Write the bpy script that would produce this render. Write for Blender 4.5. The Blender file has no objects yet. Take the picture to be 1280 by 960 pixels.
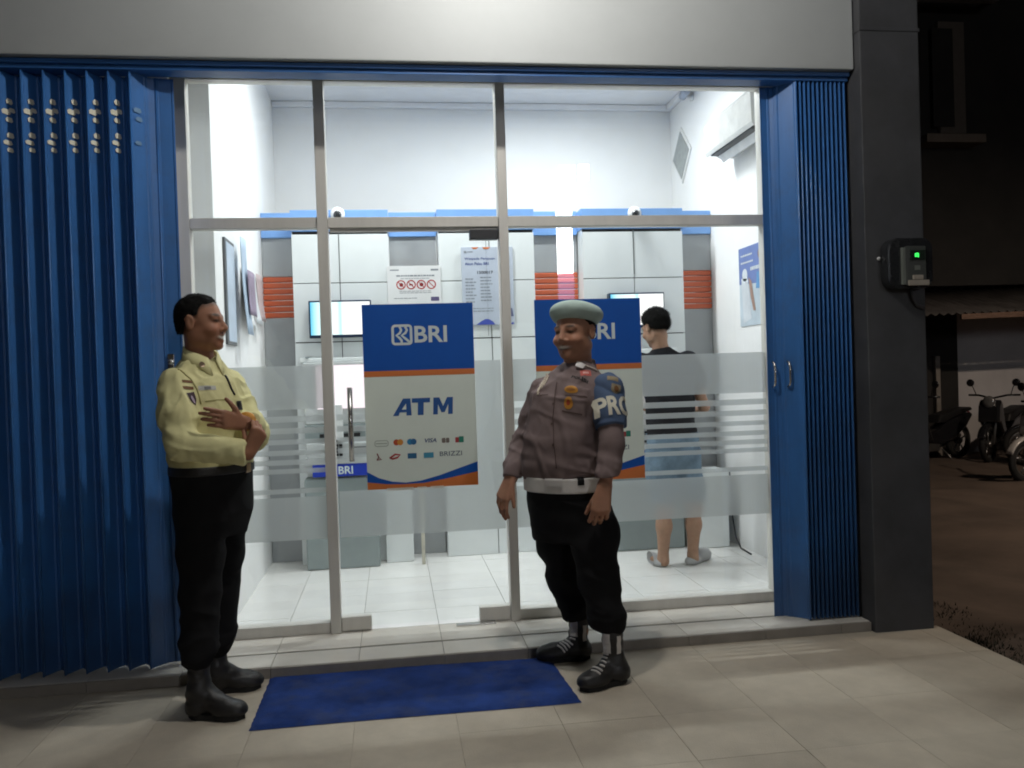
import bpy, bmesh, math, random
import numpy as np
from mathutils import Vector, Matrix, Euler
rnd = random.Random(11)
sc = bpy.context.scene
COL = sc.collection
# ---------------------------------------------------------------- camera
EYE = 1.37
AX = np.array([[0.98984, -0.03356, 0.13813], [-0.13811, -0.00649, 0.99040], [-0.03234, -0.99942, -0.01106]])
u_, s_, v_ = np.linalg.svd(AX); AX = u_ @ v_
FPX = 1068.0
cd = bpy.data.cameras.new('camera'); cam = bpy.data.objects.new('camera', cd); COL.objects.link(cam)
cd.sensor_width = 36; cd.lens = FPX / 1280 * 36; cd.clip_start = 0.05; cd.clip_end = 600
mm = Matrix(((AX[0,0], -AX[0,1], -AX[0,2]), (AX[1,0], -AX[1,1], -AX[1,2]), (AX[2,0], -AX[2,1], -AX[2,2]))).to_4x4()
mm.translation = (0, 0, EYE); cam.matrix_world = mm
sc.camera = cam
# ---------------------------------------------------------------- night sky and faint moon
w = bpy.data.worlds.new('World'); sc.world = w; w.use_nodes = True
nt = w.node_tree; bg = nt.nodes['Background']
sky = nt.nodes.new('ShaderNodeTexSky'); sky.sky_type = 'NISHITA'; sky.sun_disc = False
sky.sun_elevation = math.radians(-4); sky.sun_rotation = math.radians(200)
nt.links.new(sky.outputs[0], bg.inputs[0]); bg.inputs[1].default_value = 0.02
sl = bpy.data.lights.new('moon', 'SUN'); sl.energy = 0.004; sl.angle = math.radians(0.5); sl.color = (1, .95, .88)
so = bpy.data.objects.new('moon', sl); COL.objects.link(so); so.rotation_euler = (math.radians(50), 0, math.radians(30))
# ---------------------------------------------------------------- exposure
vs = sc.view_settings
vs.view_transform = 'Standard'; vs.look = 'None'; vs.exposure = 0.2; vs.gamma = 1.0; vs.use_curve_mapping = False
sc.render.engine = 'CYCLES'; sc.cycles.use_denoising = True; sc.cycles.filter_width = 1.9
sc.cycles.max_bounces = 10; sc.cycles.diffuse_bounces = 4; sc.cycles.transparent_max_bounces = 16; sc.cycles.transmission_bounces = 8
sc.cycles.sample_clamp_indirect = 4.0
LAMP_OUT, LAMP_IN, LAMP_STREET = 72.0, 37.0, 800.0

# ---------------------------------------------------------------- helpers: measuring
def ray(px, py):
    return AX @ np.array([(px - 640) / FPX, (py - 480) / FPX, 1.0])
CAMP = np.array([0, 0, EYE])
def W(px, py, Y):
    d = ray(px, py); return CAMP + d * (Y / d[1])

# ---------------------------------------------------------------- helpers: materials
MATS = {}
def mat(name, col, rough=.6, metal=0., var=.12, scale=8., bump=0., bscale=40., spec=.5, emit=None, estr=1., rvar=.1, rand=0., coat=0., stretch=None):
    """principled material with noise-driven tone, roughness and fine relief"""
    if name in MATS: return MATS[name]
    m = bpy.data.materials.new(name); m.use_nodes = True; MATS[name] = m
    n = m.node_tree.nodes; l = m.node_tree.links; p = n['Principled BSDF']
    tc = n.new('ShaderNodeTexCoord'); src = tc.outputs['Object']
    if stretch:
        mp = n.new('ShaderNodeMapping'); mp.inputs['Scale'].default_value = stretch; l.new(src, mp.inputs[0]); src = mp.outputs[0]
    nz = n.new('ShaderNodeTexNoise'); nz.inputs['Scale'].default_value = scale; nz.inputs['Detail'].default_value = 6; nz.inputs['Roughness'].default_value = .6
    l.new(src, nz.inputs['Vector'])
    mx = n.new('ShaderNodeMix'); mx.data_type = 'RGBA'
    a = [c * (1 - var) for c in col]; b = [min(1, c * (1 + var)) for c in col]
    mx.inputs[6].default_value = (*a, 1); mx.inputs[7].default_value = (*b, 1)
    rmp = n.new('ShaderNodeMapRange'); rmp.inputs[1].default_value = .3; rmp.inputs[2].default_value = .7
    l.new(nz.outputs['Fac'], rmp.inputs[0]); l.new(rmp.outputs[0], mx.inputs[0])
    out = mx.outputs[2]
    if rand:
        oi = n.new('ShaderNodeObjectInfo'); hs = n.new('ShaderNodeHueSaturation')
        r2 = n.new('ShaderNodeMapRange'); r2.inputs[3].default_value = 1 - rand; r2.inputs[4].default_value = 1 + rand
        l.new(oi.outputs['Random'], r2.inputs[0]); l.new(r2.outputs[0], hs.inputs['Value']); l.new(out, hs.inputs['Color']); out = hs.outputs[0]
    l.new(out, p.inputs['Base Color'])
    rr = n.new('ShaderNodeMapRange'); rr.inputs[3].default_value = max(0.02, rough - rvar); rr.inputs[4].default_value = min(1, rough + rvar)
    l.new(nz.outputs['Fac'], rr.inputs[0]); l.new(rr.outputs[0], p.inputs['Roughness'])
    p.inputs['Metallic'].default_value = metal; p.inputs['Specular IOR Level'].default_value = spec
    p.inputs['Coat Weight'].default_value = coat
    if bump:
        n2 = n.new('ShaderNodeTexNoise'); n2.inputs['Scale'].default_value = bscale; n2.inputs['Detail'].default_value = 5
        l.new(src, n2.inputs['Vector'])
        bp = n.new('ShaderNodeBump'); bp.inputs['Strength'].default_value = bump; bp.inputs['Distance'].default_value = .004
        l.new(n2.outputs['Fac'], bp.inputs['Height']); l.new(bp.outputs[0], p.inputs['Normal'])
    if emit:
        p.inputs['Emission Color'].default_value = (*emit, 1); p.inputs['Emission Strength'].default_value = estr
    m['p'] = p.name
    return m
def emis(name, col, s):
    if name in MATS: return MATS[name]
    m = bpy.data.materials.new(name); m.use_nodes = True; MATS[name] = m
    n = m.node_tree.nodes; n.clear(); e = n.new('ShaderNodeEmission'); o = n.new('ShaderNodeOutputMaterial')
    e.inputs[0].default_value = (*col, 1); e.inputs[1].default_value = s; m.node_tree.links.new(e.outputs[0], o.inputs[0])
    return m

# ---------------------------------------------------------------- helpers: meshes
class MB:
    def __init__(s): s.v = []; s.f = []
    def box(s, x0, x1, y0, y1, z0, z1):
        b = len(s.v)
        s.v += [(x0,y0,z0),(x1,y0,z0),(x1,y1,z0),(x0,y1,z0),(x0,y0,z1),(x1,y0,z1),(x1,y1,z1),(x0,y1,z1)]
        s.f += [tuple(b+i for i in q) for q in ((3,2,1,0),(4,5,6,7),(0,1,5,4),(1,2,6,5),(2,3,7,6),(3,0,4,7))]; return s
    def prism(s, pts, axis, a, b):
        """extrude a 2D polygon; axis 'y': pts are (x,z); 'x': (y,z); 'z': (x,y)"""
        n = len(pts); k = len(s.v)
        for t in (a, b):
            for p in pts:
                s.v.append((p[0], t, p[1]) if axis == 'y' else (t, p[0], p[1]) if axis == 'x' else (p[0], p[1], t))
        s.f.append(tuple(k+i for i in range(n))); s.f.append(tuple(k+n+i for i in reversed(range(n))))
        for i in range(n): j = (i+1) % n; s.f.append((k+j, k+i, k+n+i, k+n+j))
        return s
    def tube(s, pts, r, seg=10, cap=True):
        pts = [Vector(p) for p in pts]; rs = r if isinstance(r, (list, tuple)) else [r]*len(pts); rings = []
        up = None
        for i, p in enumerate(pts):
            t = (pts[min(i+1, len(pts)-1)] - pts[max(i-1, 0)]).normalized()
            if up is None: up = Vector((0,0,1)) if abs(t.z) < .9 else Vector((1,0,0))
            u = t.cross(up).normalized(); up = u.cross(t).normalized()
            k = len(s.v)
            for q in range(seg):
                a = 2*math.pi*q/seg; s.v.append(tuple(p + (u*math.cos(a) + up*math.sin(a))*rs[i]))
            rings.append(k)
        for a, b in zip(rings, rings[1:]):
            for q in range(seg): q2 = (q+1) % seg; s.f.append((a+q, b+q, b+q2, a+q2))
        if cap:
            s.f.append(tuple(rings[0]+q for q in range(seg))); s.f.append(tuple(rings[-1]+q for q in reversed(range(seg))))
        return s
    def lathe(s, c, prof, axis=(0,0,1), seg=20):
        ax = Vector(axis).normalized(); u = ax.orthogonal().normalized(); v = ax.cross(u); c = Vector(c); rings = []
        for r, h in prof:
            k = len(s.v); rings.append(k)
            for q in range(seg):
                a = 2*math.pi*q/seg; s.v.append(tuple(c + ax*h + (u*math.cos(a)+v*math.sin(a))*max(r, 1e-4)))
        for a, b in zip(rings, rings[1:]):
            for q in range(seg): q2 = (q+1) % seg; s.f.append((a+q, a+q2, b+q2, b+q))
        s.f.append(tuple(rings[0]+q for q in reversed(range(seg)))); s.f.append(tuple(rings[-1]+q for q in range(seg)))
        return s
    def build(s, name, m, parent=None, smooth=False, bevel=0., kind=None):
        return mesh_obj(name, s.v, s.f, m, parent, smooth, bevel, kind)
ORG = {}
def mesh_obj(name, v, f, m, parent=None, smooth=False, bevel=0., kind=None, org=None, mats=None, midx=None):
    v = np.asarray(v, float)
    if parent is not None: o0 = ORG[parent.name]
    elif org is not None: o0 = np.array(org, float)
    else: o0 = np.array([(v[:,0].min()+v[:,0].max())/2, (v[:,1].min()+v[:,1].max())/2, v[:,2].min()])
    me = bpy.data.meshes.new(name); me.from_pydata((v - o0).tolist(), [], f if isinstance(f, list) else f.tolist())
    for mt in (mats or [m]): me.materials.append(mt)
    if midx is not None: me.polygons.foreach_set('material_index', midx)
    if smooth: me.polygons.foreach_set('use_smooth', [True]*len(me.polygons))
    if bevel:
        bm = bmesh.new(); bm.from_mesh(me)
        bmesh.ops.bevel(bm, geom=[e for e in bm.edges if len(e.link_faces) == 2 and e.calc_face_angle(0) > .6], offset=bevel, segments=2, affect='EDGES', clamp_overlap=True, profile=.6)
        bm.to_mesh(me); bm.free()
    me.update()
    ob = bpy.data.objects.new(name, me); COL.objects.link(ob)
    if parent is not None: ob.parent = parent
    else: ob.location = o0
    ORG[ob.name] = o0
    if kind: ob['kind'] = kind
    return ob
def tag(o, label, cat, group=None):
    o['label'] = label; o['category'] = cat
    if group: o['group'] = group
    return o
def thing(name, label, cat, loc, group=None):
    o = bpy.data.objects.new(name, None); COL.objects.link(o); o.location = loc; o.empty_display_size = .1
    ORG[o.name] = np.array(loc, float); return tag(o, label, cat, group)
def copy_tree(o, parent=None, shift=None):
    c = o.copy(); COL.objects.link(c); c.parent = parent
    if shift is not None: c.location = Vector(o.location) + Vector(shift)
    ORG[c.name] = np.array(c.location) if parent is None else ORG[parent.name]
    for ch in list(o.children): copy_tree(ch, c)
    return c
def bx(name, m, x0, x1, y0, y1, z0, z1, parent=None, bevel=.003, kind=None):
    return MB().box(x0, x1, y0, y1, z0, z1).build(name, m, parent, bevel=bevel, kind=kind)
_tx = {}
def text2d(s, bold=0., spacing=1.):
    """outline of a word as flat triangles, cap height 1, starting at x=0"""
    k = (s, bold, spacing)
    if k in _tx: return _tx[k]
    cu = bpy.data.curves.new('t', 'FONT'); cu.body = s; cu.offset = bold; cu.resolution_u = 3; cu.space_character = spacing; cu.fill_mode = 'BOTH' if hasattr(cu, 'fill_mode') else 'FRONT'
    ob = bpy.data.objects.new('t', cu); COL.objects.link(ob)
    dg = bpy.context.evaluated_depsgraph_get(); me = ob.evaluated_get(dg).to_mesh()
    v = np.array([x.co[:] for x in me.vertices])[:, :2]; f = [tuple(p.vertices) for p in me.polygons]
    ob.evaluated_get(dg).to_mesh_clear(); bpy.data.objects.remove(ob); bpy.data.curves.remove(cu)
    v = v - v.min(0); h = v[:,1].max(); v = v / h
    _tx[k] = (v, f); return v, f
def text_on(name, s, m, O, U, V, height, width=None, bold=0., parent=None, spacing=1., shear=0.):
    """lay a word on a plane: O lower-left corner, U,V unit directions"""
    v, f = text2d(s, bold, spacing); wd = v[:,0].max(); sx = (width / wd) if width else height
    O, U, V = map(np.array, (O, U, V))
    P = O + (v[:, :1]*sx + v[:, 1:]*shear*height) * U + v[:, 1:]*height * V
    return mesh_obj(name, P, f, m, parent)
def flat(name, polys, m, O, U, V, parent=None):
    """flat polygons (2D lists) on a plane"""
    O, U, V = map(np.array, (O, U, V)); v = []; f = []
    for p in polys:
        k = len(v)
        for a in p: v.append(O + a[0]*U + a[1]*V)
        f.append(tuple(range(k, k+len(p))))
    o = mesh_obj(name, v, f, m, parent)
    if len(polys) > 1:
        bm = bmesh.new(); bm.from_mesh(o.data); bmesh.ops.remove_doubles(bm, verts=bm.verts[:], dist=1e-6); bm.to_mesh(o.data); bm.free()
    return o
def flats(name, polys, *a):
    for p in polys: flat(name, [p], *a)
def stroke(pts, wd, closed=False):
    """polyline -> list of quads of given width (2D)"""
    out = []; P = [np.array(p, float) for p in pts]; n = len(P); L = []; 
    for i in range(n):
        a = P[(i-1) % n] if closed or i > 0 else P[i]; b = P[(i+1) % n] if closed or i < n-1 else P[i]
        t = b - a; t = t / (np.linalg.norm(t) + 1e-9); nn = np.array([-t[1], t[0]]); L.append((P[i] + nn*wd/2, P[i] - nn*wd/2))
    for i in range(n if closed else n-1):
        j = (i+1) % n; out.append([L[i][1], L[j][1], L[j][0], L[i][0]])
    return out
def circ(cx, cy, r, n=20, ry=None):
    return [(cx + r*math.cos(2*math.pi*i/n), cy + (ry or r)*math.sin(2*math.pi*i/n)) for i in range(n)]
def rrect(x0, y0, x1, y1, r, n=5):
    out = []
    for cx, cy, a0 in ((x1-r, y0+r, -90), (x1-r, y1-r, 0), (x0+r, y1-r, 90), (x0+r, y0+r, 180)):
        for i in range(n+1):
            a = math.radians(a0 + 90*i/n); out.append((cx + r*math.cos(a), cy + r*math.sin(a)))
    return out
# ================================================================ materials
M_terr = mat('terrace stone', (.48,.42,.335), .75, var=.10, scale=6, bump=.5, bscale=160, rand=.05)
M_terr2 = mat('terrace grout', (.42,.365,.295), .9, var=.2)
M_white_tile = mat('white ceramic tile', (.78,.77,.74), .22, var=.03, scale=3, rand=.02, rvar=.06)
M_step_tile = mat('cream ceramic tile', (.70,.66,.59), .3, var=.05, scale=5, rand=.04)
M_grout = mat('grout', (.32,.30,.27), .9, var=.2)
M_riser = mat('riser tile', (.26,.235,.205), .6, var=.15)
M_wall = mat('white wall paint', (.86,.86,.85), .7, var=.02, scale=2, bump=.08, bscale=30)
M_ceil = mat('white ceiling', (.82,.82,.83), .8, var=.02)
M_fascia = mat('fascia paint', (.36,.375,.375), .6, var=.05, scale=2.5, bump=.12, bscale=20)
M_column = mat('dark column paint', (.055,.056,.061), .6, var=.25, scale=5, bump=.15, bscale=25)
M_alu = mat('anodised aluminium', (.62,.60,.555), .42, metal=.10, var=.06, scale=3, stretch=(6,6,.6))
M_booth_w = mat('booth white laminate', (.76,.79,.79), .35, var=.02)
M_booth_g = mat('booth grey laminate', (.36,.375,.385), .4, var=.04)
M_booth_o = mat('booth orange slat', (.56,.115,.045), .45, var=.06)
M_booth_b = mat('booth blue band', (.20,.38,.72), .4, var=.05)
M_atm = mat('machine grey', (.25,.29,.29), .4, var=.05)
M_atm2 = mat('machine light grey', (.5,.52,.52), .4, var=.04)
M_blue = mat('poster blue', (.006,.085,.40), .55, var=.05, spec=.25)
M_blue2 = mat('strip blue', (.01,.04,.42), .4, var=.05)
M_orange = mat('poster orange', (.62,.17,.035), .45, var=.05)
M_pale = mat('poster pale', (.72,.79,.72), .6, var=.04, scale=3, spec=.25)
M_ink = mat('poster white ink', (.62,.70,.70), .5, var=.03)
M_paper = mat('white paper', (.74,.74,.74), .6, var=.03)
M_dark = mat('black plastic', (.012,.012,.013), .4, var=.2)
M_chrome = mat('brushed steel', (.55,.54,.52), .25, metal=.9, var=.08)
M_txt = mat('print grey', (.25,.27,.30), .6, var=.1)
M_navy = mat('print navy', (.03,.06,.25), .6, var=.1)
M_red = mat('print red', (.45,.03,.03), .6, var=.1)

def glass_mat():
    m = bpy.data.materials.new('window glass'); m.use_nodes = True; n = m.node_tree.nodes; l = m.node_tree.links; n.clear()
    o = n.new('ShaderNodeOutputMaterial'); mx = n.new('ShaderNodeMixShader'); t = n.new('ShaderNodeBsdfTransparent'); g = n.new('ShaderNodeBsdfGlossy')
    f = n.new('ShaderNodeFresnel'); f.inputs['IOR'].default_value = 1.5
    t.inputs[0].default_value = (.93,.955,.94,1); g.inputs['Roughness'].default_value = .01; g.inputs[0].default_value = (.95,.97,.96,1)
    l.new(f.outputs[0], mx.inputs[0]); l.new(t.outputs[0], mx.inputs[1]); l.new(g.outputs[0], mx.inputs[2]); l.new(mx.outputs[0], o.inputs[0]); return m
M_glass = glass_mat()
def film_mat():
    m = bpy.data.materials.new('frosted film'); m.use_nodes = True; n = m.node_tree.nodes; l = m.node_tree.links; n.clear()
    o = n.new('ShaderNodeOutputMaterial'); a = n.new('ShaderNodeMixShader'); b = n.new('ShaderNodeMixShader')
    rf = n.new('ShaderNodeBsdfRefraction'); rf.inputs['IOR'].default_value = 1.02; rf.inputs['Roughness'].default_value = .7; rf.inputs[0].default_value = (.68,.70,.69,1)
    tl = n.new('ShaderNodeBsdfTranslucent'); tl.inputs[0].default_value = (.52,.53,.525,1)
    df = n.new('ShaderNodeBsdfDiffuse'); df.inputs[0].default_value = (.52,.53,.525,1)
    a.inputs[0].default_value = .45; b.inputs[0].default_value = .2
    l.new(rf.outputs[0], a.inputs[1]); l.new(tl.outputs[0], a.inputs[2]); l.new(a.outputs[0], b.inputs[1]); l.new(df.outputs[0], b.inputs[2]); l.new(b.outputs[0], o.inputs[0]); return m
M_film = film_mat()

def gate_mat():
    """blue gloss paint with soot and scuffs climbing from the ground"""
    m = mat('gate blue paint', (.038,.150,.41), .42, var=.12, scale=3, bump=.06, bscale=12, stretch=(4,4,.5))
    n = m.node_tree.nodes; l = m.node_tree.links; p = n['Principled BSDF']
    old = p.inputs['Base Color'].links[0].from_socket
    geo = n.new('ShaderNodeNewGeometry'); sx = n.new('ShaderNodeSeparateXYZ'); l.new(geo.outputs['Position'], sx.inputs[0])
    nz = n.new('ShaderNodeTexNoise'); nz.inputs['Scale'].default_value = 4; nz.inputs['Detail'].default_value = 6; l.new(geo.outputs['Position'], nz.inputs['Vector'])
    mu = n.new('ShaderNodeMath'); mu.operation = 'MULTIPLY_ADD'; mu.inputs[1].default_value = -1.1; l.new(nz.outputs['Fac'], mu.inputs[0]); l.new(sx.outputs['Z'], mu.inputs[2])
    mr = n.new('ShaderNodeMapRange'); mr.interpolation_type = 'SMOOTHSTEP'; mr.inputs[1].default_value = .05; mr.inputs[2].default_value = -.5; mr.inputs[3].default_value = 0; mr.inputs[4].default_value = .45
    l.new(mu.outputs[0], mr.inputs[0])
    mx = n.new('ShaderNodeMix'); mx.data_type = 'RGBA'; mx.inputs[7].default_value = (.028,.028,.032,1)
    l.new(mr.outputs[0], mx.inputs[0]); l.new(old, mx.inputs[6]); l.new(mx.outputs[2], p.inputs['Base Color'])
    return m
M_gate = gate_mat()
M_gate_d = mat('gate header blue', (.028,.115,.33), .42, var=.1, scale=4)

# ================================================================ floors
terr = MB().box(-6, 2.745, -6, 4.07, -.30, -.004).build('terrace_floor', M_terr2, kind='structure')
def tiles(parent, m, xs, ys, z, th, gap=.003, name='tile', bev=.0015, gapy=None):
    cache = {}
    for i in range(len(xs)-1):
        for j in range(len(ys)-1):
            wx, wy = xs[i+1]-xs[i]-gap, ys[j+1]-ys[j]-(gap if gapy is None else gapy)
            if wx < .01 or wy < .01: continue
            k = (round(wx, 4), round(wy, 4))
            if k not in cache:
                mb = MB().box(-wx/2, wx/2, -wy/2, wy/2, -th, 0); ob = mesh_obj(name, mb.v, mb.f, m, None, bevel=bev, org=(0,0,0)); cache[k] = ob.data
            else: ob = bpy.data.objects.new(name, cache[k]); COL.objects.link(ob)
            ob.parent = parent; o0 = ORG[parent.name]
            ob.location = ((xs[i]+xs[i+1])/2 - o0[0], (ys[j]+ys[j+1])/2 - o0[1], z + rnd.uniform(-.0004, .0004) - o0[2])
grid = [-2.61 + .4025*i for i in range(14)] + [2.745]
grid = [g for g in grid if g < 2.75 - .02] + [2.745] if grid[-2] > 2.7 else grid
tiles(terr, M_terr, grid, [1.65, 2.05, 2.45, 2.86, 3.265, 3.668, 4.07], 0, .004, gap=.0018, gapy=.0006, bev=.0006)
step = MB().box(-4, 2.38, 4.075, 4.56, -.05, .044).build('doorstep', M_grout, kind='structure')
gi = [-3.02 + .4025*i for i in range(14)]
gi = [g for g in gi if g < 2.37] + [2.378]
tiles(step, M_step_tile, gi, [4.072, 4.266], .05, .006)
tiles(step, M_step_tile, gi, [4.284, 4.56], .05, .006)
xs = gi
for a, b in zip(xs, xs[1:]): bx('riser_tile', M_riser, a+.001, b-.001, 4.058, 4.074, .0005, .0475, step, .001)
bx('gate_track', mat('track dark steel', (.06,.055,.05), .6, metal=.5), -4, 2.37, 4.268, 4.282, .03, .0455, step, 0)
ifl = MB().box(-.95, 2.54, 4.56, 7.34, -.05, .044).build('interior_floor', M_grout, kind='structure')
gx = [-.935] + [g for g in gi if -.93 < g < 2.5] + [2.52]
tiles(ifl, M_white_tile, gx, [4.562, 4.89, 5.29, 5.69, 6.09, 6.5], .05, .006, gap=.0025)
# dirt yard
def dirt():
    m = mat('yard dirt', (.105,.078,.062), .95, var=.4, scale=1.2, bump=1., bscale=14)
    return m
nx, ny = 90, 90; v = []; f = []
gxs = np.concatenate([np.linspace(-160, -8, 8), np.linspace(-6, 2, 6), np.linspace(2.7, 14, 70), np.linspace(16, 200, 10)])
gys = np.concatenate([np.linspace(-200, -10, 8), np.linspace(-8, 2.5, 8), np.linspace(3, 20, 90), np.linspace(22, 200, 8)])
for y in gys:
    for x in gxs:
        dx = max(0, x-2.75)
        z = -.20 + (.035*math.sin(1.7*x+.6*y) + .03*math.sin(2.9*y-1.1*x+1) + .02*math.sin(5.3*x+3.1*y))*min(1, dx)*(1 if x < 15 and 0 < y < 21 else 0)
        if x < 2.72: z = -.33
        v.append((x, y, z))
n = len(gxs)
for j in range(len(gys)-1):
    for i in range(n-1): f.append((j*n+i, j*n+i+1, (j+1)*n+i+1, (j+1)*n+i))
mesh_obj('ground', v, f, dirt(), smooth=True, kind='structure')

# ================================================================ the building
B = thing('bank_branch_building', 'single-storey cash machine branch with white fascia, dark column and glass front', 'building', (.75, 4.57, 0))
XL, XR, YB, ZC = -.915, 2.5, 7.3, 3.69
bx('side_wall', M_wall, XL-.12, XL, 4.72, YB, 0, ZC, B, .002)
bx('side_wall', M_wall, XR, XR+.12, 4.50, YB, 0, ZC, B, .002)
bx('rear_wall', M_wall, XL-.12, XR+.12, YB, YB+.12, 0, ZC, B, .002)
bx('ceiling', M_ceil, XL-.12, XR+.12, 4.3, YB+.12, ZC, ZC+.12, B, .002)
bx('cornice', M_ceil, XL, XR, YB-.05, YB-.001, ZC-.05, ZC-.001, B, .012)
bx('cornice', M_ceil, XR-.05, XR-.001, 4.9, YB-.052, ZC-.05, ZC-.001, B, .012)
bx('front_wall', M_wall, -6, -1.07, 4.5, 4.70, 0, ZC, B, .002)
bx('front_wall', M_wall, 2.1, 2.499, 4.58, 4.66, 0, ZC, B, .002)
bx('fascia', M_fascia, -6, 2.378, 4.08, 4.36, 2.868, 4.2, B, .006)
bx('lintel_soffit', M_column, -6, 2.378, 4.36, 4.62, 2.962, 3.6, B, .002)
bx('column', M_column, 2.384, 2.705, 4.03, 4.52, -.3, 4.2, B, .006)
bx('outer_side_wall', M_column, 2.64, 2.742, 4.54, YB+.1, -.3, 4.3, B, .003)
bx('column_band', M_column, 2.380, 2.709, 4.025, 4.3, 3.045, 3.062, B, .002)
bx('canopy_slab', mat('canopy concrete', (.28,.28,.27), .85, var=.1, scale=2), -6, 2.9, 1.15, 4.078, 3.92, 4.14, B, .006)
bx('parapet', M_fascia, -6, 2.9, 4.082, 4.4, 4.21, 5.2, B, .006)

# storefront windows: frame, panes and frosted strips
YG = 4.57
GAPS = [(1.225,1.19),(1.158,1.128),(1.098,1.068),(1.042,1.012),(.985,.962),(.935,.915),(.89,.81),(.785,.765)]
def films(parent, x0, x1, gaps=GAPS, top=1.452, bot=.54):
    zs = [top]
    for a, b in gaps: zs += [a, b]
    zs.append(bot)
    for a, b in zip(zs[::2], zs[1::2]):
        mesh_obj('frosted_strip', [(x0, YG+.006, b), (x1, YG+.006, b), (x1, YG+.006, a), (x0, YG+.006, a)], [(0,1,2,3)], M_film, parent)
def pane(parent, x0, x1, z0, z1):
    mesh_obj('pane', [(x0, YG+.002, z0), (x1, YG+.002, z0), (x1, YG+.002, z1), (x0, YG+.002, z1)], [(0,1,2,3)], M_glass, parent)
M1, M2 = (-.362, -.308), (.588, .638)
wl = bx('window_frame', M_alu, -1.062, -.998, YG-.03, YG+.05, .05, 2.961, B, .003)
wl['label'] = 'fixed left window beside the yellow-shirted guard'
for a in (M1, M2): bx('mullion', M_alu, a[0], a[1], YG-.045, YG+.05, .05, 2.961, B, .003)
for x0, x1 in ((-.998, M1[0]), (M1[1], M2[0]), (M2[1], 2.099)):
    bx('transom', M_alu, x0+.0015, x1-.0015, YG-.03, YG+.045, 2.164, 2.219, B, .003)
    tp = bx('top_rail', M_alu, x0+.0015, x1-.0015, YG-.03, YG+.045, 2.925, 2.960, B, .003)
    pane(tp, x0, x1, 2.218, 2.927)
for x0, x1 in ((-.998, M1[0]), (M2[1], 2.099)):
    s = bx('sill_rail', M_alu, x0+.0015, x1-.0015, YG-.03, YG+.045, .0505, .106, B, .003)
    pane(s, x0, x1, .105, 2.166); films(s, x0, x1)
bx('window_frame', M_alu, 2.08, 2.13, YG-.03, YG+.045, .05, 2.961, B, .003)
# glass door
D = bx('glass_door', M_alu, -.300, .580, YG-.012, YG+.014, 2.146, 2.162, B, .002)
D['label'] = 'frameless glass entrance door with blue cash machine poster'
mesh_obj('pane', [(-.302, YG, .068), (.582, YG, .068), (.582, YG, 2.147), (-.302, YG, 2.147)], [(0,1,2,3)], M_glass, D)
for zz in ((1.452,.54, .40, .578), (.785,.54, -.298, .40)):
    mesh_obj('frosted_strip', [(zz[2], YG+.004, zz[1]), (zz[3], YG+.004, zz[1]), (zz[3], YG+.004, zz[0]), (zz[2], YG+.004, zz[0])], [(0,1,2,3)], M_film, D)
for z1, z0 in ((1.19,1.158),(1.128,1.098),(1.068,1.042),(1.012,.985),(.962,.935)):
    mesh_obj('frosted_strip', [(-.298, YG+.004, z0), (-.14, YG+.004, z0), (-.14, YG+.004, z1), (-.298, YG+.004, z1)], [(0,1,2,3)], M_film, D)
bx('patch_fitting', M_alu, -.305, -.152, YG-.03, YG+.03, .056, .128, D, .004)
bx('patch_fitting', M_alu, .420, .582, YG-.03, YG+.03, .056, .130, D, .004)
bx('floor_closer_plate', M_chrome, .29, .50, YG-.075, YG-.034, .0505, .057, D, .001)
bx('top_patch_fitting', M_dark, .432, .584, YG-.03, YG+.03, 2.098, 2.153, D, .004)
mb = MB().tube([(-.224, YG-.055, .945), (-.224, YG-.055, 1.33)], .014, 12); mb.tube([(-.224, YG-.055, .985), (-.224, YG+.0, .985)], .008, 8).tube([(-.224, YG-.055, 1.29), (-.224, YG, 1.29)], .008, 8)
mb.build('pull_handle', M_chrome, D, smooth=True)

# ================================================================ folding gates
GZ0, GZ1 = .058, 2.822
H = thing('gate_header', 'long blue steel header rail above the folding gates and glass front', 'gate header', (.0, 4.2, 2.826))
MB().prism([(4.115,2.8455),(4.115,2.866),(4.24,2.866),(4.24,2.8455)], 'x', -6, 2.376).build('upper_rail', M_gate_d, H, bevel=.004)
MB().prism([(4.135,2.826),(4.135,2.845),(4.235,2.845),(4.235,2.826)], 'x', -6, 2.376).build('lower_rail', M_gate_d, H, bevel=.004)
M_vent_light = mat('vent light pale', (.80,.77,.62), .5, var=.1)  # pale colour paints the light seen through the vent holes
def leaf(gate, P, Q, name='leaf', holes=None):
    """one vertical steel leaf between plan points P and Q, pressed into a shallow channel with rounded rims"""
    P = np.array(P); Q = np.array(Q); t = (Q-P)/np.linalg.norm(Q-P); nrm = np.array([t[1], -t[0]])
    if nrm[1] > 0: nrm = -nrm
    L = np.linalg.norm(Q-P); prof = [(0,0),(.10,.0),(.16,-.004),(.84,-.004),(.90,0),(1,0)]
    pts = [P + t*L*a + nrm*b for a, b in prof]; back = [p - nrm*.003 for p in pts]
    mb = MB().prism([tuple(p) for p in pts] + [tuple(p) for p in reversed(back)], 'z', GZ0, GZ1)
    ob = mb.build(name, M_gate, gate)
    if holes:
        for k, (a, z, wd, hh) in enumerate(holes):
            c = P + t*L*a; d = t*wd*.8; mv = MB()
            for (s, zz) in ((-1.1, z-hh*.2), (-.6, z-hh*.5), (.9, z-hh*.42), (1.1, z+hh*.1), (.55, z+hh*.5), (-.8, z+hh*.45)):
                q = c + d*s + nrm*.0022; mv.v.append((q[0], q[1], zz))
            mv.f.append((0,1,2,3,4,5)); mv.build('vent_light_tab', M_vent_light if len(holes) > 3 else mat('vent light faint', (.14,.26,.42), .5), ob)  # end leaf takes a fainter tone of the painted vent light
    return ob
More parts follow.
